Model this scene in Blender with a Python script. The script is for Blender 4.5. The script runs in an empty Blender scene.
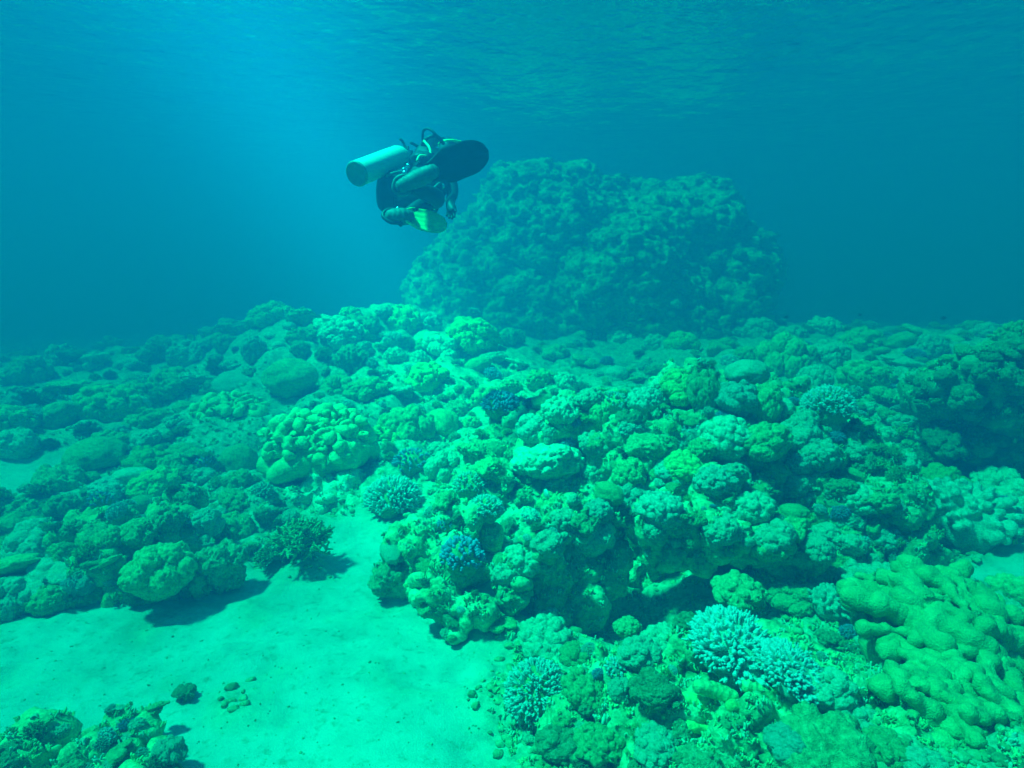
import bpy, bmesh, math, random, time
import numpy as np
from mathutils import Vector, Matrix
T0 = time.time()
random.seed(7); np.random.seed(7)
C = bpy.context.scene.collection
SC = bpy.context.scene

# ---------------------------------------------------------------- camera, sky, sun, exposure
FPX = 610.0; PITCH = math.radians(7.8); CAM = np.array([0.0, 0.0, 1.6])
cd = bpy.data.cameras.new('camera'); cam = bpy.data.objects.new('camera', cd); C.objects.link(cam)
cam.location = CAM; cam.rotation_euler = (math.radians(90) - PITCH, 0, 0)
cd.sensor_width = 36.0; cd.lens = FPX / 1024 * 36.0; cd.clip_end = 500; cd.clip_start = 0.05
SC.camera = cam
SUN_DIR = Vector((0.46, 0.10, -0.88)).normalized()           # direction in which the sunlight travels
elev = math.asin(-SUN_DIR.z); az = math.atan2(-SUN_DIR.x, -SUN_DIR.y)
w = bpy.data.worlds.new('World'); SC.world = w; w.use_nodes = True
nt = w.node_tree; bg = nt.nodes['Background']
sky = nt.nodes.new('ShaderNodeTexSky'); sky.sky_type = 'NISHITA'; sky.sun_disc = False
sky.sun_elevation = elev; sky.sun_rotation = az
nt.links.new(sky.outputs[0], bg.inputs[0]); bg.inputs[1].default_value = 0.10
sd = bpy.data.lights.new('sun', 'SUN'); sd.energy = 5.0; sd.angle = math.radians(5); sd.color = (1.0, 0.96, 0.88)
so = bpy.data.objects.new('sun', sd); C.objects.link(so); so.location = (0, 0, 9)
so.rotation_euler = SUN_DIR.to_track_quat('-Z', 'Y').to_euler()
SC.view_settings.view_transform = 'Standard'; SC.view_settings.look = 'None'
SC.view_settings.exposure = 3.0; SC.view_settings.gamma = 1.0
SC.cycles.max_bounces = 8; SC.cycles.diffuse_bounces = 3; SC.cycles.glossy_bounces = 2
SC.cycles.transmission_bounces = 2; SC.cycles.transparent_max_bounces = 8; SC.cycles.volume_bounces = 2
SC.cycles.use_denoising = True; SC.cycles.caustics_reflective = False; SC.cycles.caustics_refractive = False
SC.cycles.sample_clamp_indirect = 3.0
SURF_Z = 5.5

def tag(o, label=None, cat=None, group=None, kind=None):
    if label: o['label'] = label
    if cat: o['category'] = cat
    if group: o['group'] = group
    if kind: o['kind'] = kind
    return o

# ---------------------------------------------------------------- numpy noise
def _h(ix, iy, iz, s=0):
    h = (ix.astype(np.int64) * 73856093) ^ (iy.astype(np.int64) * 19349663) ^ (iz.astype(np.int64) * 83492791) ^ (s * 2654435761)
    h = (h ^ (h >> 13)) * 1274126177; h = h & 0xffffffff; h = (h ^ (h >> 16)) * 2246822519 & 0xffffffff
    return (h ^ (h >> 13)) & 0xffffff
def _r(*a): return _h(*a) / float(0xffffff)
def vnoise(p, s=0):
    i = np.floor(p); f = p - i; u = f * f * f * (f * (f * 6 - 15) + 10); i = i.astype(np.int64)
    x, y, z = i[:, 0], i[:, 1], i[:, 2]
    def c(a, b, d): return _r(x + a, y + b, z + d, s)
    ux, uy, uz = u[:, 0], u[:, 1], u[:, 2]
    a = c(0,0,0)*(1-ux)+c(1,0,0)*ux; b = c(0,1,0)*(1-ux)+c(1,1,0)*ux
    e = c(0,0,1)*(1-ux)+c(1,0,1)*ux; g = c(0,1,1)*(1-ux)+c(1,1,1)*ux
    return ((a*(1-uy)+b*uy)*(1-uz)+(e*(1-uy)+g*uy)*uz)*2-1
def fbm(p, f=1.0, o=4, s=0):
    r = 0; a = 1.0; t = 0
    for k in range(o):
        r = r + a*vnoise(p*f + 17.3*k, s+k); t += a; a *= .5; f *= 2.03
    return r/t
def worley(p, s=0, jit=.9):
    i = np.floor(p).astype(np.int64); best = np.full(len(p), 9.0)
    for dx in (-1,0,1):
        for dy in (-1,0,1):
            for dz in (-1,0,1):
                a, b, c = i[:,0]+dx, i[:,1]+dy, i[:,2]+dz
                q0 = a+.5+(_r(a,b,c,s+1)-.5)*jit-p[:,0]; q1 = b+.5+(_r(a,b,c,s+2)-.5)*jit-p[:,1]; q2 = c+.5+(_r(a,b,c,s+3)-.5)*jit-p[:,2]
                best = np.minimum(best, q0*q0+q1*q1+q2*q2)
    return np.sqrt(best)
def knobs(p, f, s=0):                      # rounded bumps, 0..1
    d = worley(p*f, s)/.8
    return np.sqrt(np.maximum(0, 1-d*d))
def smooth(a, b, x):
    t = np.clip((x-a)/(b-a), 0, 1); return t*t*(3-2*t)

# ---------------------------------------------------------------- mesh helpers
def mesh_from(name, v, f, mats, smooth_=True, attr=None, mi=None):
    v = np.asarray(v, dtype=np.float32); f = np.asarray(f, dtype=np.int32); n = f.shape[1]
    me = bpy.data.meshes.new(name); me.vertices.add(len(v)); me.vertices.foreach_set('co', v.ravel())
    me.loops.add(f.size); me.loops.foreach_set('vertex_index', f.ravel())
    me.polygons.add(len(f)); me.polygons.foreach_set('loop_start', np.arange(0, f.size, n, dtype=np.int32))
    if mi is not None: me.polygons.foreach_set('material_index', np.asarray(mi, dtype=np.int32))
    if smooth_: me.polygons.foreach_set('use_smooth', np.ones(len(f), dtype=bool))
    me.update(calc_edges=True)
    if attr is not None:
        a = me.attributes.new('tint', 'FLOAT', 'POINT'); a.data.foreach_set('value', np.asarray(attr, dtype=np.float32))
    for m in (mats if isinstance(mats, (list, tuple)) else [mats]): me.materials.append(m)
    return me
def obj(name, me, parent=None, loc=None, rot=None, scale=None):
    o = bpy.data.objects.new(name, me); C.objects.link(o)
    if parent: o.parent = parent
    if loc is not None: o.location = loc
    if rot is not None: o.rotation_euler = rot
    if scale is not None: o.scale = scale if hasattr(scale, '__len__') else (scale,)*3
    return o
def vnormals(v, f):
    a, b, c = v[f[:,0]], v[f[:,1]], v[f[:,2]]
    if f.shape[1] == 4: fn = np.cross(c-a, v[f[:,3]]-b)
    else: fn = np.cross(b-a, c-a)
    n = np.zeros_like(v)
    for k in range(f.shape[1]):
        for d in range(3): n[:,d] += np.bincount(f[:,k], fn[:,d], len(v))
    return n/np.maximum(1e-12, np.linalg.norm(n, axis=1))[:,None]
_ico = {}
def ico(s):
    if s not in _ico:
        bm = bmesh.new(); bmesh.ops.create_icosphere(bm, subdivisions=s, radius=1)
        _ico[s] = (np.array([x.co[:] for x in bm.verts]), np.array([[q.index for q in p.verts] for p in bm.faces])); bm.free()
    return _ico[s]
def remesh_balls(balls, voxel):
    """union of spheres (x,y,z,r or x,y,z,rx,ry,rz) as one closed surface"""
    V = []; F = []; n = 0; iv, jf = ico(3)
    for b in balls:
        r = np.array(b[3:6] if len(b) >= 6 else (b[3],)*3)
        V.append(iv*r+np.array(b[:3])); F.append(jf+n); n += len(iv)
    me = bpy.data.meshes.new('tmp'); v = np.vstack(V); f = np.vstack(F)
    me = mesh_from('tmp', v, f, [], False)
    o = bpy.data.objects.new('tmp', me); C.objects.link(o)
    m = o.modifiers.new('r', 'REMESH'); m.mode = 'VOXEL'; m.voxel_size = voxel
    s = o.modifiers.new('s', 'SMOOTH'); s.iterations = 2; s.factor = .5
    dg = bpy.context.evaluated_depsgraph_get(); ev = o.evaluated_get(dg); em = ev.to_mesh()
    vv = np.empty(len(em.vertices)*3, dtype=np.float32); em.vertices.foreach_get('co', vv)
    ls = np.empty(len(em.loops), dtype=np.int32); em.loops.foreach_get('vertex_index', ls)
    assert len(ls) == 4*len(em.polygons)
    ev.to_mesh_clear(); bpy.data.objects.remove(o); bpy.data.meshes.remove(me)
    return vv.reshape(-1,3).astype(float), ls.reshape(-1,4)

# ---------------------------------------------------------------- materials
def newmat(name):
    m = bpy.data.materials.new(name); m.use_nodes = True; nt = m.node_tree
    return m, nt, nt.nodes['Principled BSDF'], nt.nodes.new, nt.links.new
def ramp(nt, stops):
    r = nt.nodes.new('ShaderNodeValToRGB'); e = r.color_ramp.elements
    while len(e) < len(stops): e.new(.5)
    for k, (p, c) in enumerate(stops): e[k].position = p; e[k].color = (*c, 1)
    return r
def coral_mat(name, *a, **k):
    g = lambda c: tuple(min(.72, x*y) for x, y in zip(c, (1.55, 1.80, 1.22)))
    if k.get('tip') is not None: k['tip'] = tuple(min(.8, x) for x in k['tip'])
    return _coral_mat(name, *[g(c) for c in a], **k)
def _coral_mat(name, dark, mid, light, scale=9.0, fine=70.0, bump=.7, bd=.007, tip=None, rnd=.2, rough=.9, holes=False):
    m, nt, bs, N, L = newmat(name)
    tc = N('ShaderNodeTexCoord'); oi = N('ShaderNodeObjectInfo')
    add = N('ShaderNodeVectorMath'); add.operation = 'ADD'
    L(tc.outputs['Object'], add.inputs[0]); L(oi.outputs['Location'], add.inputs[1])
    n1 = N('ShaderNodeTexNoise'); n1.inputs['Scale'].default_value = scale; n1.inputs['Detail'].default_value = 5; n1.inputs['Roughness'].default_value = .65
    n2 = N('ShaderNodeTexNoise'); n2.inputs['Scale'].default_value = fine; n2.inputs['Detail'].default_value = 4; n2.inputs['Roughness'].default_value = .7
    L(add.outputs[0], n1.inputs['Vector']); L(add.outputs[0], n2.inputs['Vector'])
    mx = N('ShaderNodeMath'); mx.operation = 'MULTIPLY_ADD'; L(n2.outputs[0], mx.inputs[0]); mx.inputs[1].default_value = .45
    s1 = N('ShaderNodeMath'); s1.operation = 'MULTIPLY_ADD'; L(n1.outputs[0], s1.inputs[0]); s1.inputs[1].default_value = .75; s1.inputs[2].default_value = -.1
    L(s1.outputs[0], mx.inputs[2])
    r = ramp(nt, [(.32, dark), (.48, mid), (.68, light)]); L(mx.outputs[0], r.inputs[0])
    col = r.outputs[0]
    if tip is not None:
        at = N('ShaderNodeAttribute'); at.attribute_name = 'tint'
        mc = N('ShaderNodeMix'); mc.data_type = 'RGBA'; L(at.outputs['Fac'], mc.inputs[0]); L(col, mc.inputs[6]); mc.inputs[7].default_value = (*tip, 1); col = mc.outputs[2]
    hs = N('ShaderNodeHueSaturation'); L(col, hs.inputs['Color'])
    mr = N('ShaderNodeMapRange'); L(oi.outputs['Random'], mr.inputs[0]); mr.inputs[3].default_value = 1-rnd; mr.inputs[4].default_value = 1+rnd*.8
    L(mr.outputs[0], hs.inputs['Value']); L(hs.outputs[0], bs.inputs['Base Color'])
    bs.inputs['Roughness'].default_value = rough; bs.inputs['Specular IOR Level'].default_value = .15
    vo = N('ShaderNodeTexVoronoi'); vo.inputs['Scale'].default_value = fine*.8; L(add.outputs[0], vo.inputs['Vector'])
    ma = N('ShaderNodeMath'); ma.operation = 'ADD'; L(n2.outputs[0], ma.inputs[0])
    n4 = N('ShaderNodeTexNoise'); n4.inputs['Scale'].default_value = fine*.4; n4.inputs['Detail'].default_value = 3; L(add.outputs[0], n4.inputs['Vector'])
    m4 = N('ShaderNodeMath'); m4.operation = 'MULTIPLY_ADD'; L(n4.outputs[0], m4.inputs[0]); m4.inputs[1].default_value = 2.2; L(vo.outputs['Distance'], m4.inputs[2]); L(m4.outputs[0], ma.inputs[1])
    b = N('ShaderNodeBump'); b.inputs['Strength'].default_value = bump; b.inputs['Distance'].default_value = bd
    L(ma.outputs[0], b.inputs['Height']); L(b.outputs[0], bs.inputs['Normal'])
    return m
def flat_mat(name, col, rough=.6, spec=.3, var=.15, scale=30, metallic=0):
    m, nt, bs, N, L = newmat(name)
    tc = N('ShaderNodeTexCoord'); n = N('ShaderNodeTexNoise'); n.inputs['Scale'].default_value = scale; L(tc.outputs['Object'], n.inputs['Vector'])
    r = ramp(nt, [(.3, tuple(c*(1-var) for c in col)), (.7, tuple(min(1, c*(1+var)) for c in col))]); L(n.outputs[0], r.inputs[0]); L(r.outputs[0], bs.inputs['Base Color'])
    bs.inputs['Roughness'].default_value = rough; bs.inputs['Specular IOR Level'].default_value = spec; bs.inputs['Metallic'].default_value = metallic
    return m

# ---------------------------------------------------------------- water body (air of the scene)
def px_dir(px, py):
    a = (px-512)/FPX; b = (384-py)/FPX; cp, sp = math.cos(PITCH), math.sin(PITCH)
    return np.array([a, cp+b*sp, -sp+b*cp])
def at(px, py, y):                         # y > 0: distance ahead; y < 0: height -y above the sand
    d = px_dir(px, py)
    if y < 0: y = (CAM[2]+y)/-d[2]*d[1]
    return CAM + d*(y/d[1])
hz, hnt, _, N, L = newmat('sea_water_volume')
hnt.nodes.remove(hnt.nodes['Principled BSDF'])
pv = N('ShaderNodeVolumePrincipled'); L(pv.outputs[0], hnt.nodes['Material Output'].inputs['Volume'])
def set_water(ss, sa, D=1.0):             # scattering and absorption per metre, rgb
    c = [s/D for s in ss]; a = [max(0, 1-x/D/max(1e-6, 1-cc))**2 for x, cc in zip(sa, c)]
    pv.inputs['Color'].default_value = (*c, 1); pv.inputs['Absorption Color'].default_value = (*a, 1)
    pv.inputs['Density'].default_value = D; pv.inputs['Anisotropy'].default_value = .12
set_water((.006, .0258, .072), (.85, .093, .103))
def box_mesh(name, lo, hi, mats):
    x0,y0,z0 = lo; x1,y1,z1 = hi
    v = [(x0,y0,z0),(x1,y0,z0),(x1,y1,z0),(x0,y1,z0),(x0,y0,z1),(x1,y0,z1),(x1,y1,z1),(x0,y1,z1)]
    f = [(0,3,2,1),(4,5,6,7),(0,1,5,4),(1,2,6,5),(2,3,7,6),(3,0,4,7)]
    return mesh_from(name, v, f, mats, False)
HB = 62.0
tag(obj('haze', box_mesh('haze', (-HB, -30, -3.2), (HB, HB+10, SURF_Z+.45), hz)), 'clear blue green sea water filling the whole scene', None, None, 'stuff')

# ---------------------------------------------------------------- water surface with waves
def water_surface():
    xs = np.concatenate([np.linspace(-58, -16, 40)[:-1], np.linspace(-16, 16, 190), np.linspace(16, 58, 40)[1:]])
    ys = np.concatenate([np.linspace(-26, 0, 30)[:-1], np.linspace(0, 24, 150), np.linspace(24, 68, 50)[1:]])
    X, Y = np.meshgrid(xs, ys); p = np.stack([X.ravel(), Y.ravel(), np.zeros(X.size)], 1)
    q = p*np.array([.8, 1.5, 1])
    z = .05*fbm(q, .35, 2, 3) + .03*fbm(q, 1.1, 3, 5) + .01*fbm(q, 4.0, 2, 9)
    p[:,2] = SURF_Z + z
    ny, nx = X.shape; i = np.arange((ny-1)*nx).reshape(ny-1, nx)[:, :-1].ravel()
    f = np.stack([i, i+1, i+nx+1, i+nx], 1)
    m, nt, bs, N, L = newmat('water_surface'); nt.nodes.remove(bs)
    tr = N('ShaderNodeBsdfTransparent'); gl = N('ShaderNodeBsdfGlossy'); gl.inputs['Roughness'].default_value = .05
    fr = N('ShaderNodeFresnel'); fr.inputs['IOR'].default_value = 1.33
    tc = N('ShaderNodeTexCoord'); n = N('ShaderNodeTexNoise'); n.inputs['Scale'].default_value = 3.0; n.inputs['Detail'].default_value = 3
    L(tc.outputs['Object'], n.inputs['Vector']); b = N('ShaderNodeBump'); b.inputs['Strength'].default_value = 1.0; b.inputs['Distance'].default_value = .105
    L(n.outputs[0], b.inputs['Height']); L(b.outputs[0], fr.inputs['Normal']); L(b.outputs[0], gl.inputs['Normal'])
    # surface tint dimmed outside an added lane, made to shape the sun shaft
    g = N('ShaderNodeMapping'); g.vector_type = 'TEXTURE'; L(tc.outputs['Object'], g.inputs['Vector'])
    g.inputs['Location'].default_value = (BEAM_LANE[0], BEAM_LANE[1], 0); g.inputs['Rotation'].default_value = (0, 0, BEAM_LANE[4]); g.inputs['Scale'].default_value = (BEAM_LANE[2], BEAM_LANE[3], 1000)
    sx = g
    ln = N('ShaderNodeVectorMath'); ln.operation = 'LENGTH'; L(sx.outputs[0], ln.inputs[0])
    n3 = N('ShaderNodeTexNoise'); n3.inputs['Scale'].default_value = .6; n3.inputs['Detail'].default_value = 3; L(tc.outputs['Object'], n3.inputs['Vector'])
    ad = N('ShaderNodeMath'); ad.operation = 'ADD'; L(ln.outputs['Value'], ad.inputs[0]); L(n3.outputs[0], ad.inputs[1])
    mr = N('ShaderNodeMapRange'); mr.interpolation_type = 'SMOOTHSTEP'; L(ad.outputs[0], mr.inputs[0]); mr.inputs[1].default_value = .3; mr.inputs[2].default_value = 2.2
    mr.inputs[3].default_value = 1.0; mr.inputs[4].default_value = .32; L(mr.outputs[0], tr.inputs['Color'])
    mx = N('ShaderNodeMixShader'); L(fr.outputs[0], mx.inputs[0]); L(tr.outputs[0], mx.inputs[1]); L(gl.outputs[0], mx.inputs[2])
    L(mx.outputs[0], nt.nodes['Material Output'].inputs['Surface'])
    o = obj('water_surface', mesh_from('water_surface', p, f, m)); tag(o, 'rippled underside of the sea surface', None, None, 'structure')
UP = SURF_Z-1.6; S0x, S0y = -SUN_DIR.x*UP/-SUN_DIR.z, -SUN_DIR.y*UP/-SUN_DIR.z; SL = (-3.7-S0x)/(8.5-S0y)
BEAM_LANE = (S0x+SL*(8.7-S0y), 8.7, 1.4, 6.5, math.atan(-SL))  # added bright lane in the camera and sun plane, so its shaft shows edge-on
water_surface()

# ---------------------------------------------------------------- sea bed relief
SAND = [(-80,790),(60,760),(150,720),(300,700),(440,660),(430,620),(400,590),(350,540),(380,565),(300,600),(200,610),(100,625),(0,650),(-100,640),(150,760),(250,760),(330,730),(420,740),(220,660),(340,650),(350,600),(-80,700),(40,700),(80,660),(150,665),(110,690),(190,640),(240,590),(280,640),(-20,720),(320,690)]
CTRL = []                                   # x, y, z, weight radius
def ctrl(px, py, y): p = at(px, py, y); CTRL.append((p[0], p[1], p[2]))
for px, py in SAND:
    d = px_dir(px, py); t = -1.6/d[2]; CTRL.append((d[0]*t, d[1]*t, 0.0))
for a in [(40,480,5.3),(100,560,4.0),(160,520,4.6),(250,480,5.0),(300,500,4.6),(240,560,3.9),(0,600,3.55),(-100,560,4.2),
          (100,430,6.6),(250,420,6.4),(0,400,8.6),(150,380,9.5),(50,362,14),(200,345,14),(-150,380,11),(300,330,12),
          (330,400,7.0),(380,310,10.5),(330,325,10.5),(430,335,10),(400,370,8.2),(440,420,6.5),(520,380,8.0),(480,450,5.4),(430,500,4.5),(600,365,9),(520,350,10.5),
          (390,520,4.1),(420,560,3.6),(450,530,3.8),(460,600,3.0),(500,470,4.4),(510,430,5.0),
          (560,440,4.4),(620,395,4.9),(690,385,5.2),(750,395,5.1),(690,450,4.2),(620,480,3.9),(760,450,4.2),(840,470,4.2),
          (540,560,3.3),(600,560,3.45),(700,560,3.4),(780,560,3.3),(650,620,3.25),(690,600,3.4),(600,645,3.05),(740,615,3.25),(640,590,3.5),(540,640,2.8),(830,600,3.0),
          (520,700,2.3),(500,768,2.0),(600,720,2.2),(640,768,1.85),(700,690,2.3),(780,700,2.15),(720,768,1.75),(800,768,1.65),(860,720,1.9),(900,768,1.6),
          (900,640,2.6),(960,640,2.45),(940,720,1.9),(1020,768,1.5),(1020,680,2.2),(1100,640,2.5),(900,560,3.6),(980,590,3.1),(1040,600,3.0),(940,500,4.4),(1020,500,4.2),
          (900,450,5.2),(980,440,5.3),(860,400,6.0),(800,390,6.5),(930,380,6.6),(1010,370,6.8),(850,350,9),(780,350,9),(930,345,9),(1020,335,10),(1200,340,9),(1200,600,3.5),
          (700,352,10.5),(860,335,12),(600,340,13),(500,338,14)]: ctrl(*a)
for x, y, z in [(0,-3,.1),(-5,-3,0),(5,-3,.2),(-6,1,0),(6,1,.3),(-14,8,0),(14,8,.5),(0,24,.6),(-20,24,-.4),(20,24,.4),(0,50,-1),(-40,50,-1.5),(40,50,-1.5),(-50,0,-1),(50,0,-1),(-12,18,-.1),(14,16,.6),(6,18,.8)]:
    CTRL.append((x, y, z))
CT = np.array(CTRL)
low = (CT[:,1] < 2.75) & (CT[:,0] > 0) & (CT[:,0] < .95) & (CT[:,2] > .02) & (CT[:,1] > 1.2); CT[low,2] -= .13
SANDXY = np.array([(x, y) for x, y, z in CTRL[:len(SAND)]])
def base_h(x, y):
    sh = np.shape(x); x = np.ravel(x).astype(float); y = np.ravel(y).astype(float); out = np.empty_like(x)
    for s in range(0, len(x), 40000):
        X = x[s:s+40000, None]; Y = y[s:s+40000, None]
        d2 = (X-CT[:,0])**2+(Y-CT[:,1])**2
        sc = (.12+.05*CT[:,1].clip(0, 30))**2
        wt = 1/(d2/sc+.25)**2
        out[s:s+40000] = (wt*CT[:,2]).sum(1)/wt.sum(1)
    return out.reshape(sh)
def sandmask(x, y):
    """1 = bare sand"""
    sh = np.shape(x); x = np.ravel(x); y = np.ravel(y); out = np.empty(len(x))
    p = np.stack([x, y, x*0], 1); wob = fbm(p, 2.2, 4, 40)*.20
    for s in range(0, len(x), 40000):
        d = np.sqrt(((x[s:s+40000,None]-SANDXY[:,0])**2+(y[s:s+40000,None]-SANDXY[:,1])**2)).min(1)
        out[s:s+40000] = d
    m = 1-smooth(.14, .46, out+wob)
    extra = 0
    for ex, ey, er in SANDSPOTS:
        extra = np.maximum(extra, 1-smooth(er*.7, er*1.1, np.hypot(x-ex, (y-ey)*.7)+wob))
    return np.maximum(m, extra).reshape(sh)
SANDSPOTS = []
for px, py, y, r in [(30,480,5.3,.36),(-60,500,5.0,.6),(425,372,8.2,.3),(1010,592,3.05,.22),(1090,590,3.1,.35)]:
    p = at(px, py, y); SANDSPOTS.append((p[0], p[1], r))
def H(x, y, fine=True):
    sh = np.shape(x); x = np.atleast_1d(np.ravel(x)).astype(float); y = np.atleast_1d(np.ravel(y)).astype(float)
    h = base_h(x, y); m = sandmask(x, y); p = np.stack([x, y, h*0], 1)
    far = 1+.7*smooth(4, 8, y); rough = fbm(p, 1.6, 3, 11)*.10*far + (knobs(p, 3.2, 12)-.5)*.11*far + (knobs(p, 9, 13)-.5)*.035
    if fine: rough = rough + (knobs(p, 24, 14)-.5)*.016 + fbm(p, 30, 3, 15)*.012
    sand = fbm(p, 1.3, 3, 16)*.04 + fbm(p*np.array([1,2.2,1]), 6, 3, 17)*.016 + np.maximum(0, fbm(p, 3.5, 3, 18))*knobs(p, 16, 19)*.05
    r = h + rough*(1-m) + sand*m
    return (r.reshape(sh) if sh else float(r[0])), m
def axis(lo, hi, step0, c0, c1, g):
    a = list(np.arange(c0, c1, step0)); s = step0; v = c1
    while v < hi: a.append(v); s *= g; v += s
    a.append(hi); s = step0; v = c0-step0; b = []
    while v > lo: b.append(v); s *= g; v -= s
    b.append(lo); return np.array(b[::-1]+a)
def seabed():
    xs = axis(-58, 58, .025, -2.4, 2.8, 1.026); ys = axis(-26, 66, .025, 1.3, 4.8, 1.02)
    X, Y = np.meshgrid(xs, ys); Z, M = H(X, Y); M = M.ravel()
    v = np.stack([X.ravel(), Y.ravel(), Z.ravel()], 1)
    ny, nx = X.shape; i = np.arange((ny-1)*nx).reshape(ny-1, nx)[:, :-1].ravel()
    f = np.stack([i, i+1, i+nx+1, i+nx], 1)
    m, nt, bs, N, L = newmat('seabed')
    tc = N('ShaderNodeTexCoord'); at_ = N('ShaderNodeAttribute'); at_.attribute_name = 'tint'
    def noise(s, d=5, r=.65):
        n = N('ShaderNodeTexNoise'); n.inputs['Scale'].default_value = s; n.inputs['Detail'].default_value = d; n.inputs['Roughness'].default_value = r
        L(tc.outputs['Object'], n.inputs['Vector']); return n
    n1 = noise(3.0); n2 = noise(22.0, 6, .75); n3 = noise(160, 3)
    s = ramp(nt, [(.30, (.46,.43,.32)), (.55, (.60,.57,.45)), (.75, (.68,.65,.53))]); L(n1.outputs[0], s.inputs[0])
    deb = ramp(nt, [(.53, (1,1,1)), (.66, (.62,.64,.50))]); L(n2.outputs[0], deb.inputs[0])
    sm = N('ShaderNodeMix'); sm.data_type = 'RGBA'; sm.blend_type = 'MULTIPLY'; sm.inputs[0].default_value = .9; L(s.outputs[0], sm.inputs[6]); L(deb.outputs[0], sm.inputs[7])
    r = ramp(nt, [(.34, (.13,.20,.10)), (.47, (.32,.40,.21)), (.60, (.52,.57,.36)), (.72, (.62,.64,.46))]); L(n2.outputs[0], r.inputs[0])
    mx = N('ShaderNodeMix'); mx.data_type = 'RGBA'; L(at_.outputs['Fac'], mx.inputs[0]); L(r.outputs[0], mx.inputs[6]); L(sm.outputs[2], mx.inputs[7])
    L(mx.outputs[2], bs.inputs['Base Color']); bs.inputs['Roughness'].default_value = .95; bs.inputs['Specular IOR Level'].default_value = .1
    ad = N('ShaderNodeMath'); ad.operation = 'ADD'; L(n2.outputs[0], ad.inputs[0]); L(n3.outputs[0], ad.inputs[1])
    b = N('ShaderNodeBump'); b.inputs['Strength'].default_value = .5; b.inputs['Distance'].default_value = .012; L(ad.outputs[0], b.inputs['Height']); L(b.outputs[0], bs.inputs['Normal'])
    o = obj('seabed', mesh_from('seabed', v, f, m, True, M)); tag(o, 'pale sand and rough coral rubble sea bed', None, None, 'structure')
    print('seabed', len(f)*2, time.time()-T0)
    return o
seabed()
# ---------------------------------------------------------------- palettes
PAL = {
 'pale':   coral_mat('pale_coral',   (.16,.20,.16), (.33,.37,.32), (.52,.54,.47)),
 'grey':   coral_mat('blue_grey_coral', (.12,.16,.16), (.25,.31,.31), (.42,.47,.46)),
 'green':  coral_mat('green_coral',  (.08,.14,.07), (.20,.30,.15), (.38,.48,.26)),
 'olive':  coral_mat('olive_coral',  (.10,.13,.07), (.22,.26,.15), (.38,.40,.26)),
 'yellow': coral_mat('yellow_green_coral', (.14,.19,.07), (.28,.36,.14), (.42,.48,.22)),
 'brown':  coral_mat('brown_coral',  (.06,.08,.05), (.14,.17,.11), (.27,.29,.19)),
 'rock':   coral_mat('encrusted_rock', (.07,.09,.05), (.22,.25,.15), (.45,.46,.33), scale=5, fine=45, bump=.8, bd=.01),
 'tipped': coral_mat('pale_tipped_branches', (.15,.18,.14), (.24,.27,.21), (.32,.35,.28), tip=(.66,.72,.62), rnd=.15),
 'palebranch': coral_mat('pale_green_branches', (.26,.28,.24), (.36,.38,.33), (.46,.48,.42), tip=(.76,.80,.70), rnd=.05),
 'bluetip':coral_mat('blue_tipped_branches', (.09,.10,.15), (.13,.16,.22), (.20,.22,.30), tip=(.40,.46,.66), rnd=.1),
 'white':  coral_mat('white_branches', (.26,.28,.28), (.38,.40,.40), (.48,.5,.5), tip=(.74,.78,.72), rnd=.05),
 'leather':coral_mat('soft_leather_coral', (.14,.16,.09), (.22,.24,.12), (.34,.34,.19), scale=5, fine=70, bump=.45, bd=.008, rnd=.08),
 'leatherbright':coral_mat('bright_leather_coral', (.20,.28,.13), (.33,.43,.22), (.45,.53,.30), scale=6, fine=60, bump=.6, bd=.007, rnd=.08),
}
def setmat(o, key):
    if o.material_slots:
        o.material_slots[0].link = 'OBJECT'; o.material_slots[0].material = PAL[key]
# ---------------------------------------------------------------- coral shapes (unit radius, sitting on z = -0.3)
def displace(v, f, fn): return v + vnormals(v, f)*fn(v)[:,None]
def knobby(seed, n, lo, hi, flat=.75, vox=.031, core=.78):
    r = random.Random(seed); B = [(0,0,-.05,core,core*r.uniform(.8,1),core*flat)]
    for i in range(n):
        t = r.uniform(0, 2*math.pi); z = r.uniform(-.35, 1); c = math.sqrt(max(0, 1-z*z)); k = r.uniform(.78, 1.0)*core
        q = r.uniform(lo, hi); B.append((c*math.cos(t)*k, c*math.sin(t)*k, z*k*flat, q, q*r.uniform(.8,1.2), q*r.uniform(.8,1.15)))
    v, f = remesh_balls(B, vox); s = seed*13.7
    return displace(v, f, lambda p: (knobs(p+s, 6.5, seed)-.4)*.07+(knobs(p+s, 14, seed+1)-.4)*.045+(knobs(p+s, 24, seed+2)-.4)*.018+fbm(p+s, 5, 4, seed)*.07), f
def rocky(seed, vox=.036, n=9):
    r = random.Random(seed); B = []
    for i in range(n):
        q = r.uniform(.3,.6); B.append((r.uniform(-.5,.5), r.uniform(-.5,.5), r.uniform(-.3,.35), q*r.uniform(.8,1.3), q*r.uniform(.8,1.3), q*r.uniform(.6,1.0)))
    v, f = remesh_balls(B, vox); s = seed*7.1
    return displace(v, f, lambda p: fbm(p+s, 1.8, 5, seed)*.30-(knobs(p+s, 4.5, seed)**2)*.07+(knobs(p+s, 8, seed+3)-.4)*.06+fbm(p+s, 11, 3, seed+5)*.06), f
def dome(seed, flat=.62):
    iv, f = ico(5); s = seed*3.3; v = iv.copy()
    v = v*(1+fbm(iv+s, 1.3, 2, seed)*.16)[:,None]; v = v + iv*((knobs(iv+s, 3.2, seed)-.5)*.05+fbm(iv+s, 12, 3, seed)*.02)[:,None]; v[:,2] *= flat
    return v, f
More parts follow.
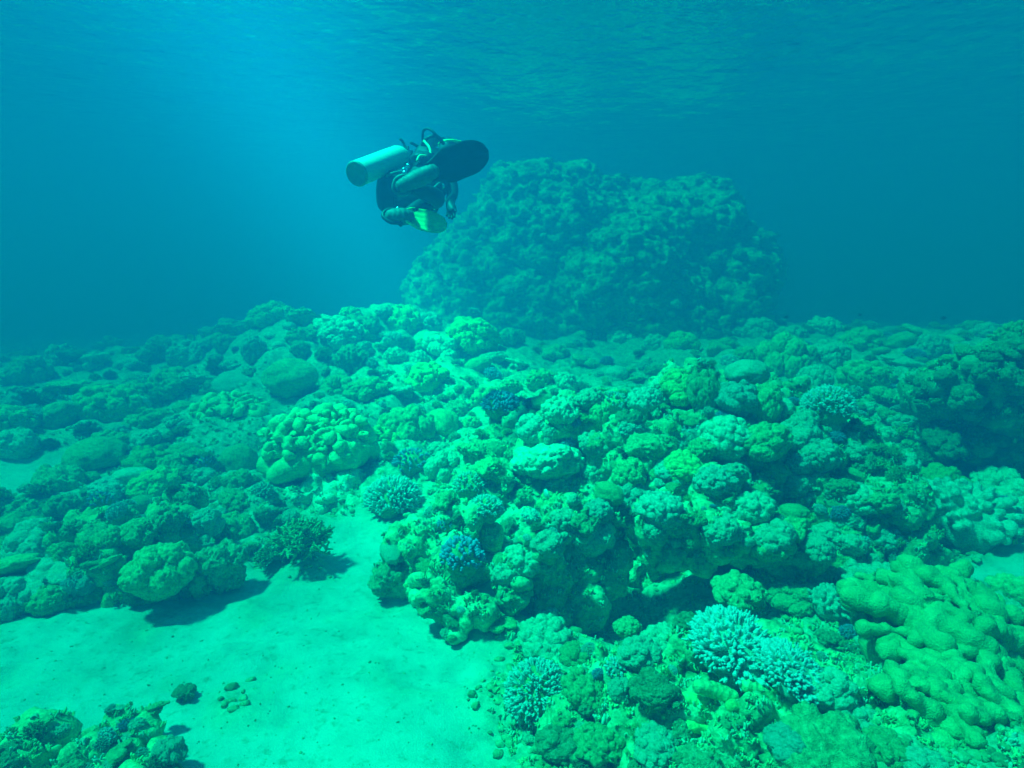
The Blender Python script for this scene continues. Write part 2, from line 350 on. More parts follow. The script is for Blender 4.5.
def plate(seed):
    r = random.Random(seed); B = []
    for i in range(16):
        a = r.uniform(0, 6.28); k = r.uniform(.15,.75); q = r.uniform(.22,.4); B.append((math.cos(a)*k, math.sin(a)*k, r.uniform(-.02,.16), q, q, .10))
    for i in range(5): B.append((r.uniform(-.3,.3), r.uniform(-.3,.3), -.2, .25, .25, .22))
    v, f = remesh_balls(B, .036); s = seed*5.1
    return displace(v, f, lambda p: fbm(p+s, 3, 4, seed)*.10+(knobs(p+s, 9, seed)-.4)*.05), f
def tube(path, rad, sides, V, F, T, tint):
    """tapered tube with rounded end along path (k x 3); vertices, faces and tint are appended"""
    k = len(path); n0 = sum(len(a) for a in V)
    d = np.gradient(path, axis=0); d /= np.linalg.norm(d, axis=1)[:,None]+1e-9
    u = np.cross(d, np.array([.31,.77,.55])); u /= np.linalg.norm(u, axis=1)[:,None]+1e-9; w_ = np.cross(d, u)
    a = np.arange(sides)*2*math.pi/sides
    ring = path[:,None,:]+rad[:,None,None]*(np.cos(a)[None,:,None]*u[:,None,:]+np.sin(a)[None,:,None]*w_[:,None,:])
    V.append(ring.reshape(-1,3)); V.append((path[-1]+d[-1]*rad[-1]*.6)[None]); T.append(np.repeat(tint, sides)); T.append(np.array([tint[-1]]))
    i = np.arange(k-1)[:,None]*sides+np.arange(sides)[None]; j = np.arange(k-1)[:,None]*sides+((np.arange(sides)+1)%sides)[None]
    q = np.stack([i, j, j+sides, i+sides], -1).reshape(-1,4)+n0
    F.append(q); e = (k-1)*sides+np.arange(sides); F.append(np.stack([e, (k-1)*sides+((np.arange(sides)+1)%sides), np.full(sides, k*sides), np.full(sides, k*sides)], 1)+n0)
def tris(F):
    F = np.vstack(F); a = F[:,[0,1,2]]; b = F[:,[0,2,3]]; return np.vstack([a, b[b[:,1] != b[:,2]]])
def acropora(seed, n=120, thick=.05, spread=.95, flat=.8, sub=2, length=(.5,1.0)):
    r = np.random.RandomState(seed); V, F, T = [], [], []
    for i in range(n):
        z = 1-(i+.5)/n*(1.05 if spread > .9 else .75); t = i*2.39996+r.uniform(-.25,.25); c = math.sqrt(max(0,1-z*z))
        d = np.array([c*math.cos(t), c*math.sin(t), z]) + r.normal(0,.09,3); d /= np.linalg.norm(d)
        L = r.uniform(.93,1.03); s = np.linspace(0,1,5)[:,None]; st = d*.72*np.array([1,1,flat]); en = d*L*np.array([1,1,flat]); bend = np.array([0,0,.10*(1-z)])
        path = st+(en-st)*s+bend*(s**2); rad = thick*np.array([1.0,1.05,1.1,1.1,.85])*r.uniform(.85,1.15)
        tube(path, rad, 6, V, F, T, np.array([0,.3,.6,.9,1.0]))
        for k in range(sub):
            q = r.uniform(.3,.85); b = st+(en-st)*q; dd = d+r.normal(0,.55,3); dd /= np.linalg.norm(dd); l = r.uniform(.07,.13)
            p2 = np.array([b, b+dd*l*.55, b+dd*l+d*l*.4]); tube(p2, thick*np.array([.7,.65,.4]), 5, V, F, T, np.array([.4,.7,1.0]))
    return np.vstack(V), tris(F), np.concatenate(T)
def fingers(seed, n=70, thick=.11, flat=.7, lmin=.18, lmax=.4):
    """stubby rounded fingers on a low dome, one closed surface"""
    r = random.Random(seed); B = [(0,0,-.1,.68,.68,.55*flat/.7)]
    for i in range(n):
        z = 1-(i+.5)/n*1.05; t = i*2.39996+r.uniform(-.2,.2); c = math.sqrt(max(0,1-z*z)); l = r.uniform(lmin,lmax); q = thick*r.uniform(.8,1.15)
        for k in range(4):
            m = .55+l*k/3; B.append((c*math.cos(t)*m, c*math.sin(t)*m, z*m*flat, q*(1-.06*k)))
    v, f = remesh_balls(B, .03); s = seed*2.9
    return displace(v, f, lambda p: fbm(p+s, 9, 3, seed)*.03), f
def bush(seed, n=46, thick=.06):
    r = np.random.RandomState(seed); V, F, T = [], [], []
    def grow(p, d, L, th, lev):
        k = 4; path = [p]; 
        for i in range(k-1):
            d = d+r.normal(0,.22,3)+np.array([0,0,.05]); d /= np.linalg.norm(d); path.append(path[-1]+d*L/(k-1))
        path = np.array(path); tube(path, th*np.linspace(1,.75,k), 5, V, F, T, np.linspace(lev*.3, lev*.3+.35, k))
        if lev < 2:
            for j in range(3):
                dd = d+r.normal(0,.6,3); dd /= np.linalg.norm(dd); grow(path[-1-(j>1)], dd, L*.62, th*.75, lev+1)
    for i in range(n):
        z = r.uniform(.0,1); t = r.uniform(0,6.28); c = math.sqrt(1-z*z); d = np.array([c*math.cos(t), c*math.sin(t), z])
        grow(d*.12, d, r.uniform(.38,.5), thick, 0)
    v = np.vstack(V); v[:,2] *= .8
    return v, tris(F), np.concatenate(T)
_pm = coral_mat('pinnacle_crust', (.06,.09,.05), (.17,.22,.12), (.34,.38,.22), scale=3.5, fine=14, bump=.8, bd=.03); PAL['crust'] = _pm
PROTO = {}
def proto(kind, name, v, f, mat, attr=None): PROTO.setdefault(kind, []).append(mesh_from(name, v, f, PAL[mat], True, attr))
for s, (n, lo, hi, fl) in enumerate([(45,.14,.26,.75),(80,.10,.18,.7),(26,.22,.36,.8),(60,.12,.30,.9),(34,.16,.34,.6),(110,.09,.15,.75)]): proto('knobby_coral', 'knobby_coral', *knobby(20+s, n, lo, hi, fl), 'pale')
for s in range(6): proto('reef_rock', 'reef_rock', *rocky(40+s), 'rock')
for s in range(3): proto('dome_coral', 'dome_coral', *dome(60+s, (.62,.75,.5)[s]), 'green')
for s in range(3): proto('plate_coral', 'plate_coral', *plate(70+s), 'olive')
for s, a in enumerate([(150,.05),(210,.042),(100,.062)]):
    v, f, t = acropora(80+s, *a); iv_, if_ = ico(3); f = np.vstack([f, if_+len(v)]); v = np.vstack([v, iv_*np.array([.82,.82,.66])]); t = np.concatenate([t, np.zeros(len(iv_))])
    proto('branching_coral', 'branching_coral', v, f, 'tipped', t)
for s in range(3): proto('finger_coral', 'finger_coral', *fingers(90+s, (60,90,40)[s], (.11,.09,.14)[s]), 'yellow')
for s in range(3):
    v, f, t = bush(95+s, (60,72,52)[s]); proto('bushy_coral', 'bushy_coral', v, f, 'olive', t)
print('protos', time.time()-T0)

# ---------------------------------------------------------------- placing helpers
def ray_hit(px, py, ymax=40):
    d = px_dir(px, py); t = np.concatenate([np.arange(.8, 8, .03), np.arange(8, ymax, .1)])/d[1]
    P = CAM+t[:,None]*d; h = base_h(P[:,0], P[:,1]); b = np.nonzero(P[:,2] < h)[0]
    return P[b[0]] if len(b) else None
def project(p):
    q = np.asarray(p)-CAM; cp, sp = math.cos(PITCH), math.sin(PITCH); z = q[...,1]*cp-q[...,2]*sp; y = q[...,1]*sp+q[...,2]*cp
    return 512+FPX*q[...,0]/z, 384-FPX*y/z, z
def cast(px, py):
    d = Vector(px_dir(px, py)).normalized(); o = Vector(CAM); best = None
    for ob in SURFS:
        ok, loc, nor, idx = ob.ray_cast(o-ob.location, d, distance=45)
        if ok:
            t = (loc+ob.location-o).length
            if best is None or t < best[0]: best = (t, loc+ob.location, nor, ob)
    return best
def seat(px, py, rpx, y):
    """distance at which a coral seen at this spot rests on the reef"""
    if y is not None and y < 0: return at(px, py, y)[1]
    h = cast(px, py+rpx*.5)
    if h is None or (y is not None and h[1].y > y*1.3): return y
    return h[1].y*(1+rpx/FPX*.3)
HEROES = []           # (name, short description, x, y, z, r)
THINGS = []           # scattered things that still need a label
def inst(kind, variant, pos, r, mat=None, rot=None, name=None, sz=(1,1,1), tilt=.15):
    me = PROTO[kind][variant % len(PROTO[kind])]
    rx = rot if rot is not None else (random.uniform(-tilt,tilt), random.uniform(-tilt,tilt), random.uniform(0,6.28))
    o = obj(name or kind, me, None, pos, rx, (r*sz[0], r*sz[1], r*sz[2]))
    if mat: setmat(o, mat)
    return o
def hero(kind, variant, px, py, rpx, label, cat='coral', y=None, mat=None, short=None, sz=(1,1,1), rot=None, name=None, sink=.25):
    y = seat(px, py, rpx, y); c = at(px, py, y); r = rpx*(c-CAM).dot([0, math.cos(PITCH), -math.sin(PITCH)])/FPX
    o = inst(kind, variant, c, r, mat, rot, name, sz); tag(o, label, cat)
    if short: HEROES.append((short, *c, r))
    return o
# ---------------------------------------------------------------- the big outcrop: overhanging blocks of old reef
def px_balls(lst):
    """(px, py, depth, radius in px, flattening) -> balls in metres"""
    B = []
    for px, py, y, rp, fl in lst:
        c = at(px, py, y); r = rp*c[1]/FPX; B.append((c[0], c[1], c[2], r, r*.9, r*fl))
    return B
def block(name, label, lst, vox, seed, mat='rock', cat='reef rock', amp=1.0, short=None, fine=1.0):
    B = px_balls(lst); v, f = remesh_balls(B, vox)
    v = displace(v, f, lambda p: amp*(fbm(p, 3.0, 4, seed)*.09+(knobs(p, 6.5, seed+1)-.45)*.115-(knobs(p, 4.2, seed+2)**2)*.04-np.maximum(0, 1-np.abs(vnoise(p*np.array([3.6,3.6,1.6]), seed+8))*4)*.11))
    v = displace(v, f, lambda p: fine*((knobs(p, 17, seed+3)-.4)*.028+fbm(p, 14, 3, seed+4)*.022+(knobs(p, 38, seed+5)-.4)*.009))
    c = v.mean(0); o = obj(name, mesh_from(name, v-c, f, PAL[mat]), None, tuple(c)); tag(o, label, cat)
    if short: HEROES.append((short, *c, 0.3))
    print(name, len(f)*2, time.time()-T0)
    return o
BLOCKS = []
def blk(*a, **k): BLOCKS.append(block(*a, **k))
blk('reef_outcrop', 'big pale lumpy rock mass with a dark cave beneath, centre of the reef', [
    (700,500,3.75,62,.9),(655,505,3.7,52,.95),(745,480,3.85,60,.9),(790,455,4.0,58,.85),(720,440,4.15,60,.8),(640,455,4.1,55,.8),(690,405,4.5,48,.8),
    (740,420,4.4,52,.8),(800,500,3.7,48,1),(760,530,3.55,45,1),(700,540,3.15,44,.8),(660,525,3.2,36,.8),(740,535,3.15,42,.8),(785,545,3.15,36,.8),(720,510,3.3,46,.8),(775,400,4.6,40,.8),(600,430,4.4,48,.8),(560,450,4.3,42,.9),
    (700,590,3.7,50,1.1),(790,590,3.4,50,1.1),(640,560,3.8,50,1.2)], .017, 101, short='cave outcrop')
blk('reef_outcrop', 'ragged pale ridge of rock falling away behind the mustard soft coral', [
    (850,470,3.9,50,.9),(870,520,3.6,52,1),(830,540,3.45,45,1.1),(890,500,3.75,38,.9),(820,440,4.2,40,.8),(870,570,3.4,48,1.2),(900,545,3.5,36,1)], .018, 111, short='ragged ridge')
blk('reef_outcrop', 'broad pale ledge topped by lumps, above the dark hollow beside the sand', [
    (575,530,3.15,38,.8),(540,548,3.0,36,.85),(600,520,3.2,30,.9),(515,575,2.95,32,.9),(560,590,3.1,42,1.1),(590,570,3.2,36,1.1),(535,620,3.15,34,1.2)], .014, 121, short='overhanging ledge')
blk('reef_rock', 'two lobed pale boulder standing at the edge of the sand patch', [
    (438,600,2.80,23,1),(468,612,2.78,26,.9),(455,625,2.76,24,.8)], .012, 131, amp=.6, short='two lobed boulder')
blk('reef_outcrop', 'low rounded mound behind the two lobed boulder, carrying small bushy corals', [
    (420,560,3.25,42,.8),(450,565,3.15,36,.8),(395,575,3.2,30,.7),(470,530,3.4,34,.9),(430,585,3.05,34,.6)], .015, 141, short='low mound')
blk('reef_outcrop', 'foreground rock hump holding the icy blue branching coral', [
    (620,690,2.2,62,.8),(590,720,2.15,60,.8),(660,720,2.05,66,.8),(700,668,2.2,50,.8),(600,770,2.0,60,.8),(680,770,1.9,60,.9)], .012, 151, mat='rock', short='foreground hump')
blk('reef_outcrop', 'long pale rock spur running down beside the mustard soft coral', [
    (760,690,2.05,58,.9),(800,700,1.95,54,.9),(840,725,1.85,52,.9),(880,760,1.75,50,.9),(740,740,1.85,60,.9),(800,770,1.75,60,.9),(920,800,1.65,50,.9)], .012, 161, short='rock spur')
blk('reef_outcrop', 'dark weedy boulder with a deep shadow hollow at the reef edge', [
    (990,392,4.7,62,.7),(1050,385,4.6,66,.7),(950,402,4.9,40,.7),(1010,365,4.9,40,.7),(1080,420,4.8,60,.8),(1000,432,4.75,52,.9),(962,440,4.85,40,.9),(1050,450,4.7,60,.9)], .03, 171, mat='brown', short='dark boulder')
blk('reef_outcrop', 'low knobbly rock shelf between two dips in the reef', [
    (520,430,4.8,34,.8),(500,455,4.6,30,.8),(540,470,4.3,32,.9),(490,490,4.0,28,.9),(560,420,4.8,36,.8)], .022, 181, short='rock shelf')
blk('reef_outcrop', 'dark bottom fringe of rubble rock close to the camera beside the sand', [
    (60,755,-.05,40,.6),(110,745,-.04,34,.55),(20,775,-.05,46,.6),(135,770,-.04,36,.5),(85,770,-.06,44,.6)], .012, 191, mat='olive', short='rubble rock')
blk('reef_outcrop', 'shadowed lumpy coral rock bank on the sand\'s far side', [
    (150,560,-.11,34,.7),(110,575,-.10,34,.8),(60,580,-.07,34,.7),(165,545,-.12,30,.7),(10,590,-.07,34,.7),(120,540,-.15,38,.7),(-40,600,-.08,40,.7),(180,520,-.2,34,.7),(90,530,-.15,36,.6),(188,580,-.05,24,.7),(165,585,-.05,26,.7),(130,592,-.04,24,.6)], .018, 201, mat='green', short='coral bank')
blk('reef_outcrop', 'lumpy dark green slope in the corner under the lower soft coral', [(980,800,1.62,60,.7),(925,785,1.7,50,.7),(1040,770,1.68,60,.7),(880,800,1.62,44,.7)], .012, 221, mat='green', short='corner slope')
blk('reef_outcrop', 'pale ledge hanging over a small sandy pocket', [
    (325,500,4.5,24,.45),(350,505,4.5,22,.45),(300,495,4.6,20,.5),(375,500,4.6,18,.5),(335,480,4.8,26,.6)], .02, 211, mat='pale', short='pocket ledge')

# ---------------------------------------------------------------- the far pinnacle
bb = px_balls([((a_-590)*1.04+590, b_, y_*1.17, r_*1.03, f_) for a_, b_, y_, r_, f_ in [(487,300,12.2,74,.9),(560,255,12.6,92,.85),(650,262,12.5,88,.85),(705,285,12.2,64,.9),(535,209,12.0,38,.95),(600,212,12.7,42,.8),(685,220,12.7,46,.8),(655,205,12.7,24,.8),
    (448,300,12.2,40,1.1),(738,268,12.3,34,1),(620,300,11.7,88,.9),(530,320,11.7,66,.9),(700,320,11.9,62,.9),(500,245,12.5,44,.9),(708,212,12.8,22,.8),(640,350,11.6,90,.8),(470,350,11.8,60,.8),(728,340,12,46,.8)]])
v, f = remesh_balls(bb, .042)
v = displace(v, f, lambda p: fbm(p, .8, 5, 300)*.40+(knobs(p, 2.2, 301)-.45)*.13)
v = displace(v, f, lambda p: (knobs(p, 7, 302)-.4)*.06+fbm(p, 4, 4, 303)*.13+fbm(p, 13, 2, 305)*.05+(knobs(p, 12, 304)-.4)*.05)
c = np.array([*v.mean(0)[:2], .3]); PIN = obj('coral_pinnacle', mesh_from('coral_pinnacle', v-c, f, PAL['crust']), None, tuple(c))
tag(PIN, 'huge rounded coral pinnacle fading into blue water behind the diver', 'coral pinnacle'); HEROES.append(('far pinnacle', *c, 3))
pn = vnormals(v, f); pr = np.random.RandomState(5); front = np.nonzero((pn[:,1] < .1) | (pn[:,2] > .5))[0]; done = []
for k in pr.permutation(front):
    if len(done) >= 285: break
    q = v[k]
    if q[2] < 1.0 or (done and np.min(np.linalg.norm(np.array(done)-q, axis=1)) < .22): continue
    done.append(q); kd = ['knobby_coral','knobby_coral','bushy_coral','branching_coral','plate_coral','dome_coral'][pr.randint(6)]
    o = inst(kd, pr.randint(6), tuple(q+pn[k]*.03), pr.uniform(.06,.15), ['green','brown','olive','olive','pale','brown'][pr.randint(6)], name='coral_clump', tilt=.5)
    THINGS.append((o, 'coral_clump', 'coral clump', 'clumps', 'corals growing on the far pinnacle'))
print('pinnacle', len(f)*2, time.time()-T0)
SURFS = [bpy.data.objects['seabed']]+BLOCKS; bpy.context.evaluated_depsgraph_get().update()
# ---------------------------------------------------------------- corals one can tell apart
def coral_hero(seed, label, px, py, rpx, mat, n=170, thick=.045, y=None, short=None, flat=.85, sub=2, tiltv=(0,0,0)):
    """branching coral: base with its many branches, one colony"""
    y = seat(px, py, rpx, y); c = at(px, py, y); y = c[1]; r = rpx*y/FPX
    v, f, t = acropora(seed, n, thick, .95, flat, sub); root = bpy.data.objects.new('branching_coral', None); C.objects.link(root)
    root.location = c-np.array([0,0,r*.15]); root.scale = (r,)*3; root.rotation_euler = tiltv; tag(root, label, 'coral')
    b = obj('branches', mesh_from('branches', v, f, PAL[mat], True, t), root); b['kind'] = 'stuff'
    iv, jf = ico(4); bv = iv*np.array([.80,.80,.80*flat]); bv = bv*(1+fbm(iv, 2, 3, seed)*.25)[:,None]
    obj('base', mesh_from('base', bv, jf, PAL['green' if mat != 'white' else 'grey']), root)
    if short: HEROES.append((short, *c, r))
    return root
coral_hero(401, 'fine branched pale coral cushion at the edge of the sandy pocket, the larger of two', 393, 497, 30, 'palebranch', 300, .046, short='larger branching cushion')
coral_hero(402, 'small pale branching coral cushion just above the dark hollow of the low mound', 486, 508, 19, 'palebranch', 220, .052, short='small branching cushion')
coral_hero(403, 'rounded violet blue branching coral on top of the rock shelf', 501, 405, 20, 'bluetip', 200, .06, flat=.9, short='violet coral')
coral_hero(404, 'round branching coral with fine grey green branches on the shaded side of the foreground hump', 536, 688, 35, 'palebranch', 340, .040, y=2.2, short='round grey green coral', tiltv=(.45,-.35,0))
coral_hero(405, 'icy blue white branching coral spreading over the foreground rock hump', 738, 645, 54, 'white', 340, .044, y=2.02, flat=.6, short='icy branching coral', tiltv=(.25,.25,0))
coral_hero(406, 'icy blue white branching coral lower down the spur beside the bigger icy one', 792, 668, 40, 'white', 260, .05, y=1.93, flat=.55, tiltv=(.25,.4,0))
coral_hero(407, 'small fan shaped pale blue coral sprig on the foreground hump', 615, 667, 12, 'white', 34, .12, y=2.13, sub=3, tiltv=(.5,0,0), short='pale blue sprig')
coral_hero(408, 'domed branching coral with pale dotted tips behind the ragged ridge', 828, 405, 26, 'palebranch', 300, .045, y=4.95, flat=.9, short='dotted dome coral')
coral_hero(409, 'bluish knobby branching coral on the low mound above the two lobed boulder', 462, 556, 24, 'bluetip', 130, .075, y=3.05, flat=1.0, short='bluish knobby coral')
coral_hero(410, 'little bluish branching coral at the top of the low mound', 446, 524, 10, 'bluetip', 50, .09, y=3.3)
coral_hero(411, 'dusky branching coral beside the larger branching cushion', 470, 484, 18, 'tipped', 110, .05, y=4.0)
coral_hero(412, 'loose bluish branching coral up the slope behind the larger branching cushion', 412, 462, 20, 'bluetip', 80, .06)
coral_hero(413, 'white tipped open branching coral in front of the cave outcrop crest', 697, 432, 15, 'white', 46, .09, y=3.98, sub=3)
coral_hero(414, 'brownish open branching coral among the lumps of the cave outcrop crest', 612, 404, 19, 'tipped', 90, .05, y=4.35)
coral_hero(415, 'tiny pale blue coral tuft poking out of the left slope rubble', 100, 500, 12, 'bluetip', 50, .08)
coral_hero(416, 'pale blue coral tuft in the middle of the left slope', 205, 462, 10, 'bluetip', 46, .09)
hero('dome_coral', 0, 747, 373, 21, 'smooth pale rounded brain coral on the crest of the cave outcrop', y=4.9, mat='pale', short='smooth brain coral', sz=(1,1,1.05), rot=(0,0,1))
hero('finger_coral', 1, 965, 520, 58, 'wide grey dome of stubby fingers between dark boulder and mustard soft coral', y=3.75, mat='grey', short='grey finger dome', rot=(.1,.1,.5))
hero('finger_coral', 0, 832, 604, 26, 'small dark dome of pale tipped stubby fingers beside the mustard soft coral', y=2.55, mat='grey', short='dark finger dome')
hero('bushy_coral', 0, 300, 548, 38, 'brown green bushy coral standing alone on the sand pocket', mat='green', short='lone bushy coral')
hero('bushy_coral', 2, 272, 560, 20, 'smaller olive bushy coral leaning on the lone bushy coral', mat='olive')
hero('knobby_coral', 2, 160, 573, 34, 'dark smooth lobed coral head casting a deep shadow on the sand', y=-.2, mat='green', short='dark lobed head')
hero('knobby_coral', 5, 128, 590, 16, 'curly yellow green coral tucked under the dark lobed head', y=-.06, mat='yellow')
hero('knobby_coral', 5, 52, 600, 24, 'rounded green coral at the sand edge of the shadowed bank', y=-.07, mat='green')
hero('knobby_coral', 5, 0, 590, 30, 'broad green coral cushion cut by the edge of the view', y=-.08, mat='green')
hero('dome_coral', 1, 290, 378, 26, 'smooth dull green dome coral behind the bright leather coral', mat='green', short='dull green dome')
hero('knobby_coral', 3, 254, 352, 13, 'tall lumpy coral head standing up against the blue water', mat='pale', sz=(1,1,1.5), short='tall lumpy head')
hero('dome_coral', 1, 135, 405, 14, 'smooth round pale dome coral on the far left slope', mat='pale', short='round pale dome')
hero('dome_coral', 0, 95, 455, 26, 'low broad smooth dome coral near the small far sand patch', mat='green', short='low broad dome')
hero('dome_coral', 2, 62, 475, 15, 'small smooth mound beside the low broad dome')
hero('reef_rock', 1, 632, 425, 17, 'dark smooth wedge shaped stone stuck upright among pale lumps', y=4.15, mat='brown', sz=(.9,.9,1.3), short='dark wedge stone')
hero('reef_rock', 2, 556, 486, 12, 'small pale pointed stone in the hollow above the overhanging ledge', y=3.4, mat='pale')
hero('reef_rock', 4, 186, 692, 13, 'small dark weedy stone lying alone on the sand', mat='brown', short='lone weedy stone', sz=(1,1,.8))
hero('knobby_coral', 0, 1015, 350, 22, 'dark knobby coral on top of the dark boulder', y=5.2, mat='brown')
hero('knobby_coral', 5, 938, 348, 11, 'yellow green coral head on the far ridge beside the dark boulder', mat='yellow')
hero('plate_coral', 0, 75, 355, 17, 'faint flat coral rock far down the left slope', mat='brown', sz=(1,1,1.3))
hero('knobby_coral', 0, 705, 392, 22, 'high lumpy coral pillar at the crest of the cave outcrop', y=4.55, mat='olive', sz=(.9,.9,1.5))
# lumps crowning the cave outcrop, each a head of its own
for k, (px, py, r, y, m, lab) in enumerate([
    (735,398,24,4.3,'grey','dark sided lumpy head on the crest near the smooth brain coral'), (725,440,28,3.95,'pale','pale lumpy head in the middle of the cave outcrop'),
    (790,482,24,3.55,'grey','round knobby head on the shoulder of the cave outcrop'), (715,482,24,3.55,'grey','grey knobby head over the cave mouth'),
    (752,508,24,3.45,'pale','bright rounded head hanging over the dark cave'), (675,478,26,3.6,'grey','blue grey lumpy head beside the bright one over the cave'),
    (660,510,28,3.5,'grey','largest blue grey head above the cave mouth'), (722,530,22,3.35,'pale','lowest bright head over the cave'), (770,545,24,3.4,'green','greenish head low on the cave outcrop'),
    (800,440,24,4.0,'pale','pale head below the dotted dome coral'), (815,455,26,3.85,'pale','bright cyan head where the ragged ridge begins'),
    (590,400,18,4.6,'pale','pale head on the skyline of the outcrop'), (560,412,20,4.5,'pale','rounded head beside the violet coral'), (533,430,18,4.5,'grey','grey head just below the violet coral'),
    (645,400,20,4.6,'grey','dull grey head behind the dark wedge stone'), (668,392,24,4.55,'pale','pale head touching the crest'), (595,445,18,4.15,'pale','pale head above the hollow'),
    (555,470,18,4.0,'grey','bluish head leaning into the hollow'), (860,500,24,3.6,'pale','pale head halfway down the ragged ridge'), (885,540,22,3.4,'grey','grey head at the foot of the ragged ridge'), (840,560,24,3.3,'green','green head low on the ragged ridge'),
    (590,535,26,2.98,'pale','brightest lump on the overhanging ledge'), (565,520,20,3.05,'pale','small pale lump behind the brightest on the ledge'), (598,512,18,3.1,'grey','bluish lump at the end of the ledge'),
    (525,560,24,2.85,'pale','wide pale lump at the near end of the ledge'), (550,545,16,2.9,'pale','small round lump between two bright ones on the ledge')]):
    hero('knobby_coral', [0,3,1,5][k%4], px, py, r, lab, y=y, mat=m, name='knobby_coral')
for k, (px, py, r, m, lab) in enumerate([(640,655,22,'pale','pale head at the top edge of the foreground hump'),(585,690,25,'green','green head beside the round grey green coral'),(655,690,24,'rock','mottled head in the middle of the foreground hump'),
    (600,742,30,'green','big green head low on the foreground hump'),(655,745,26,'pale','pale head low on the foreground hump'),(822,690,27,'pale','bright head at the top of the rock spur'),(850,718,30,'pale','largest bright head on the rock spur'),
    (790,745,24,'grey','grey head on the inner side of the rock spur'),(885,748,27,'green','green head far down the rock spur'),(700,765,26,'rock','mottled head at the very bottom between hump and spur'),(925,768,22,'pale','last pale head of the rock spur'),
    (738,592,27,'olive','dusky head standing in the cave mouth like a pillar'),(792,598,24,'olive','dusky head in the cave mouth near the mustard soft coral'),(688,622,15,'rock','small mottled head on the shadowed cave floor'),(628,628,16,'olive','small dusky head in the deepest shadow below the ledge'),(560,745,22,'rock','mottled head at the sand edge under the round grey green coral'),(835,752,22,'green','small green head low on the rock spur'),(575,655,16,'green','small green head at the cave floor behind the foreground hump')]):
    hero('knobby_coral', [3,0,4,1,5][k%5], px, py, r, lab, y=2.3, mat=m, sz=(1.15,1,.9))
for k, (px, py, r, st_, m, lab) in enumerate([(683,398,17,1.7,'olive','tall dark lumpy pillar on the crest of the cave outcrop'),(655,410,15,1.5,'pale','shorter pale pillar beside the tall dark one on the crest'),(765,405,18,1.4,'green','green pillar near the smooth brain coral'),
    (805,425,17,1.4,'pale','pale pillar where the crest slopes down'),(600,415,15,1.5,'green','green pillar at the sunlit end of the crest'),(350,318,13,1,'green','green head on top of the distant ridge'),(385,312,11,1,'pale','pale head on top of the distant ridge'),
    (408,324,10,1.1,'olive','olive head on the distant ridge next to the far pinnacle'),(368,334,13,1,'green','wide green head just under the distant ridge top'),(338,342,12,1,'pale','pale head on the flank of the distant ridge'),(425,345,12,1,'green','green head in the dip before the far pinnacle'),(300,350,11,1,'olive','olive head low on the flank of the distant ridge'),(395,355,12,1,'pale','pale head in the lane of sunlight on the distant ridge')]):
    hero('knobby_coral', [5,1,3][k%3], px, py, r, lab, y=5.5 if k < 5 else None, mat=m, sz=(1,1,st_))
# soft leather corals: a folded disc with many lobes, each lobe a part
def leather(label, short, px, py, y, rpx, mat, lobes, seed, aspect=(1,.8,.5), tilt=(0,0,0), ln=1.0):
    c = at(px, py, y); y = c[1]; r = rpx*y/FPX; root = bpy.data.objects.new('leather_coral', None); C.objects.link(root); root.location = c; root.scale = (r,)*3; root.rotation_euler = tilt
    tag(root, label, 'soft coral'); HEROES.append((short, *c, r)); rr = random.Random(seed)
    B = [(0,0,-.12,.72*aspect[0],.72*aspect[1],.42*aspect[2]*1.6)]
    for i in range(14): a = i/14*6.28+rr.uniform(-.2,.2); k = rr.uniform(.5,.8); B.append((math.cos(a)*k*aspect[0], math.sin(a)*k*aspect[1], rr.uniform(-.2,.08), .26,.26,.2))
    v, f = remesh_balls(B, .03); v = displace(v, f, lambda p: fbm(p, 3, 3, seed)*.06); obj('body', mesh_from('body', v, f, PAL[mat]), root)
    LM = []
    for i in range(10):                      # ten lobe shapes, shared by the many lobes
        L = rr.uniform(.15,.5)*ln; tn = np.array([1, 0, rr.uniform(-.15,.25)]); B = []; th = rr.uniform(.055,.115)*(1.0 if lobes < 50 else .88)
        for k in range(8): m = k/7-.5; B.append((*(tn*m*L*1.5+np.array([0,m*m*rr.uniform(-.2,.2),-m*m*.12])), th*rr.uniform(.85,1.1)))
        vv, ff = remesh_balls(B, .03); vv = displace(vv, ff, lambda p: fbm(p+i, 5, 4, seed)*.10+(knobs(p+i, 7, seed)-.4)*.03); LM.append(mesh_from('lobe', vv, ff, PAL[mat]))
    for i in range(lobes):
        z = 1-(i+.5)/lobes*.95; a = i*2.39996+rr.uniform(-.3,.3); q = math.sqrt(max(0,1-z*z)); d = np.array([math.cos(a)*q*aspect[0], math.sin(a)*q*aspect[1], z*aspect[2]*.9+.02])
        o = obj('lobe', LM[rr.randrange(10)], root, tuple(d*rr.uniform(.74,.88)), (rr.uniform(-.3,.3), rr.uniform(-.3,.3), rr.uniform(0,6.28)), rr.uniform(.85,1.15))
    return root
leather('large mustard green soft coral with thick rounded lobes beside the rock spur', 'mustard soft coral', 938, 640, 2.3, 98, 'leather', 90, 501, (1.0,.9,.75), (.30,.25,0))
leather('second mustard green soft coral sheet running out of view below the larger one', 'lower soft coral', 975, 735, 1.8, 105, 'leather', 80, 502, (1.1,.8,.6), (.25,.35,0))
leather('bright yellow green leather coral with many soft lobes in the middle of the left slope', 'bright leather coral', 318, 445, 5.0, 62, 'leatherbright', 84, 503, (1,.8,.75), (.25,0,0), .3)
leather('paler green soft coral just behind the bright leather coral', 'paler soft coral', 230, 412, 6.3, 38, 'leatherbright', 50, 504, (1.1,.8,.6), (.15,0,0), .4)
leather('yellow green lobed coral clump beside the bright leather coral', 'yellow lobed clump', 382, 442, 5.6, 26, 'yellow', 40, 505, (1,.8,.7), (.15,0,0), .3)
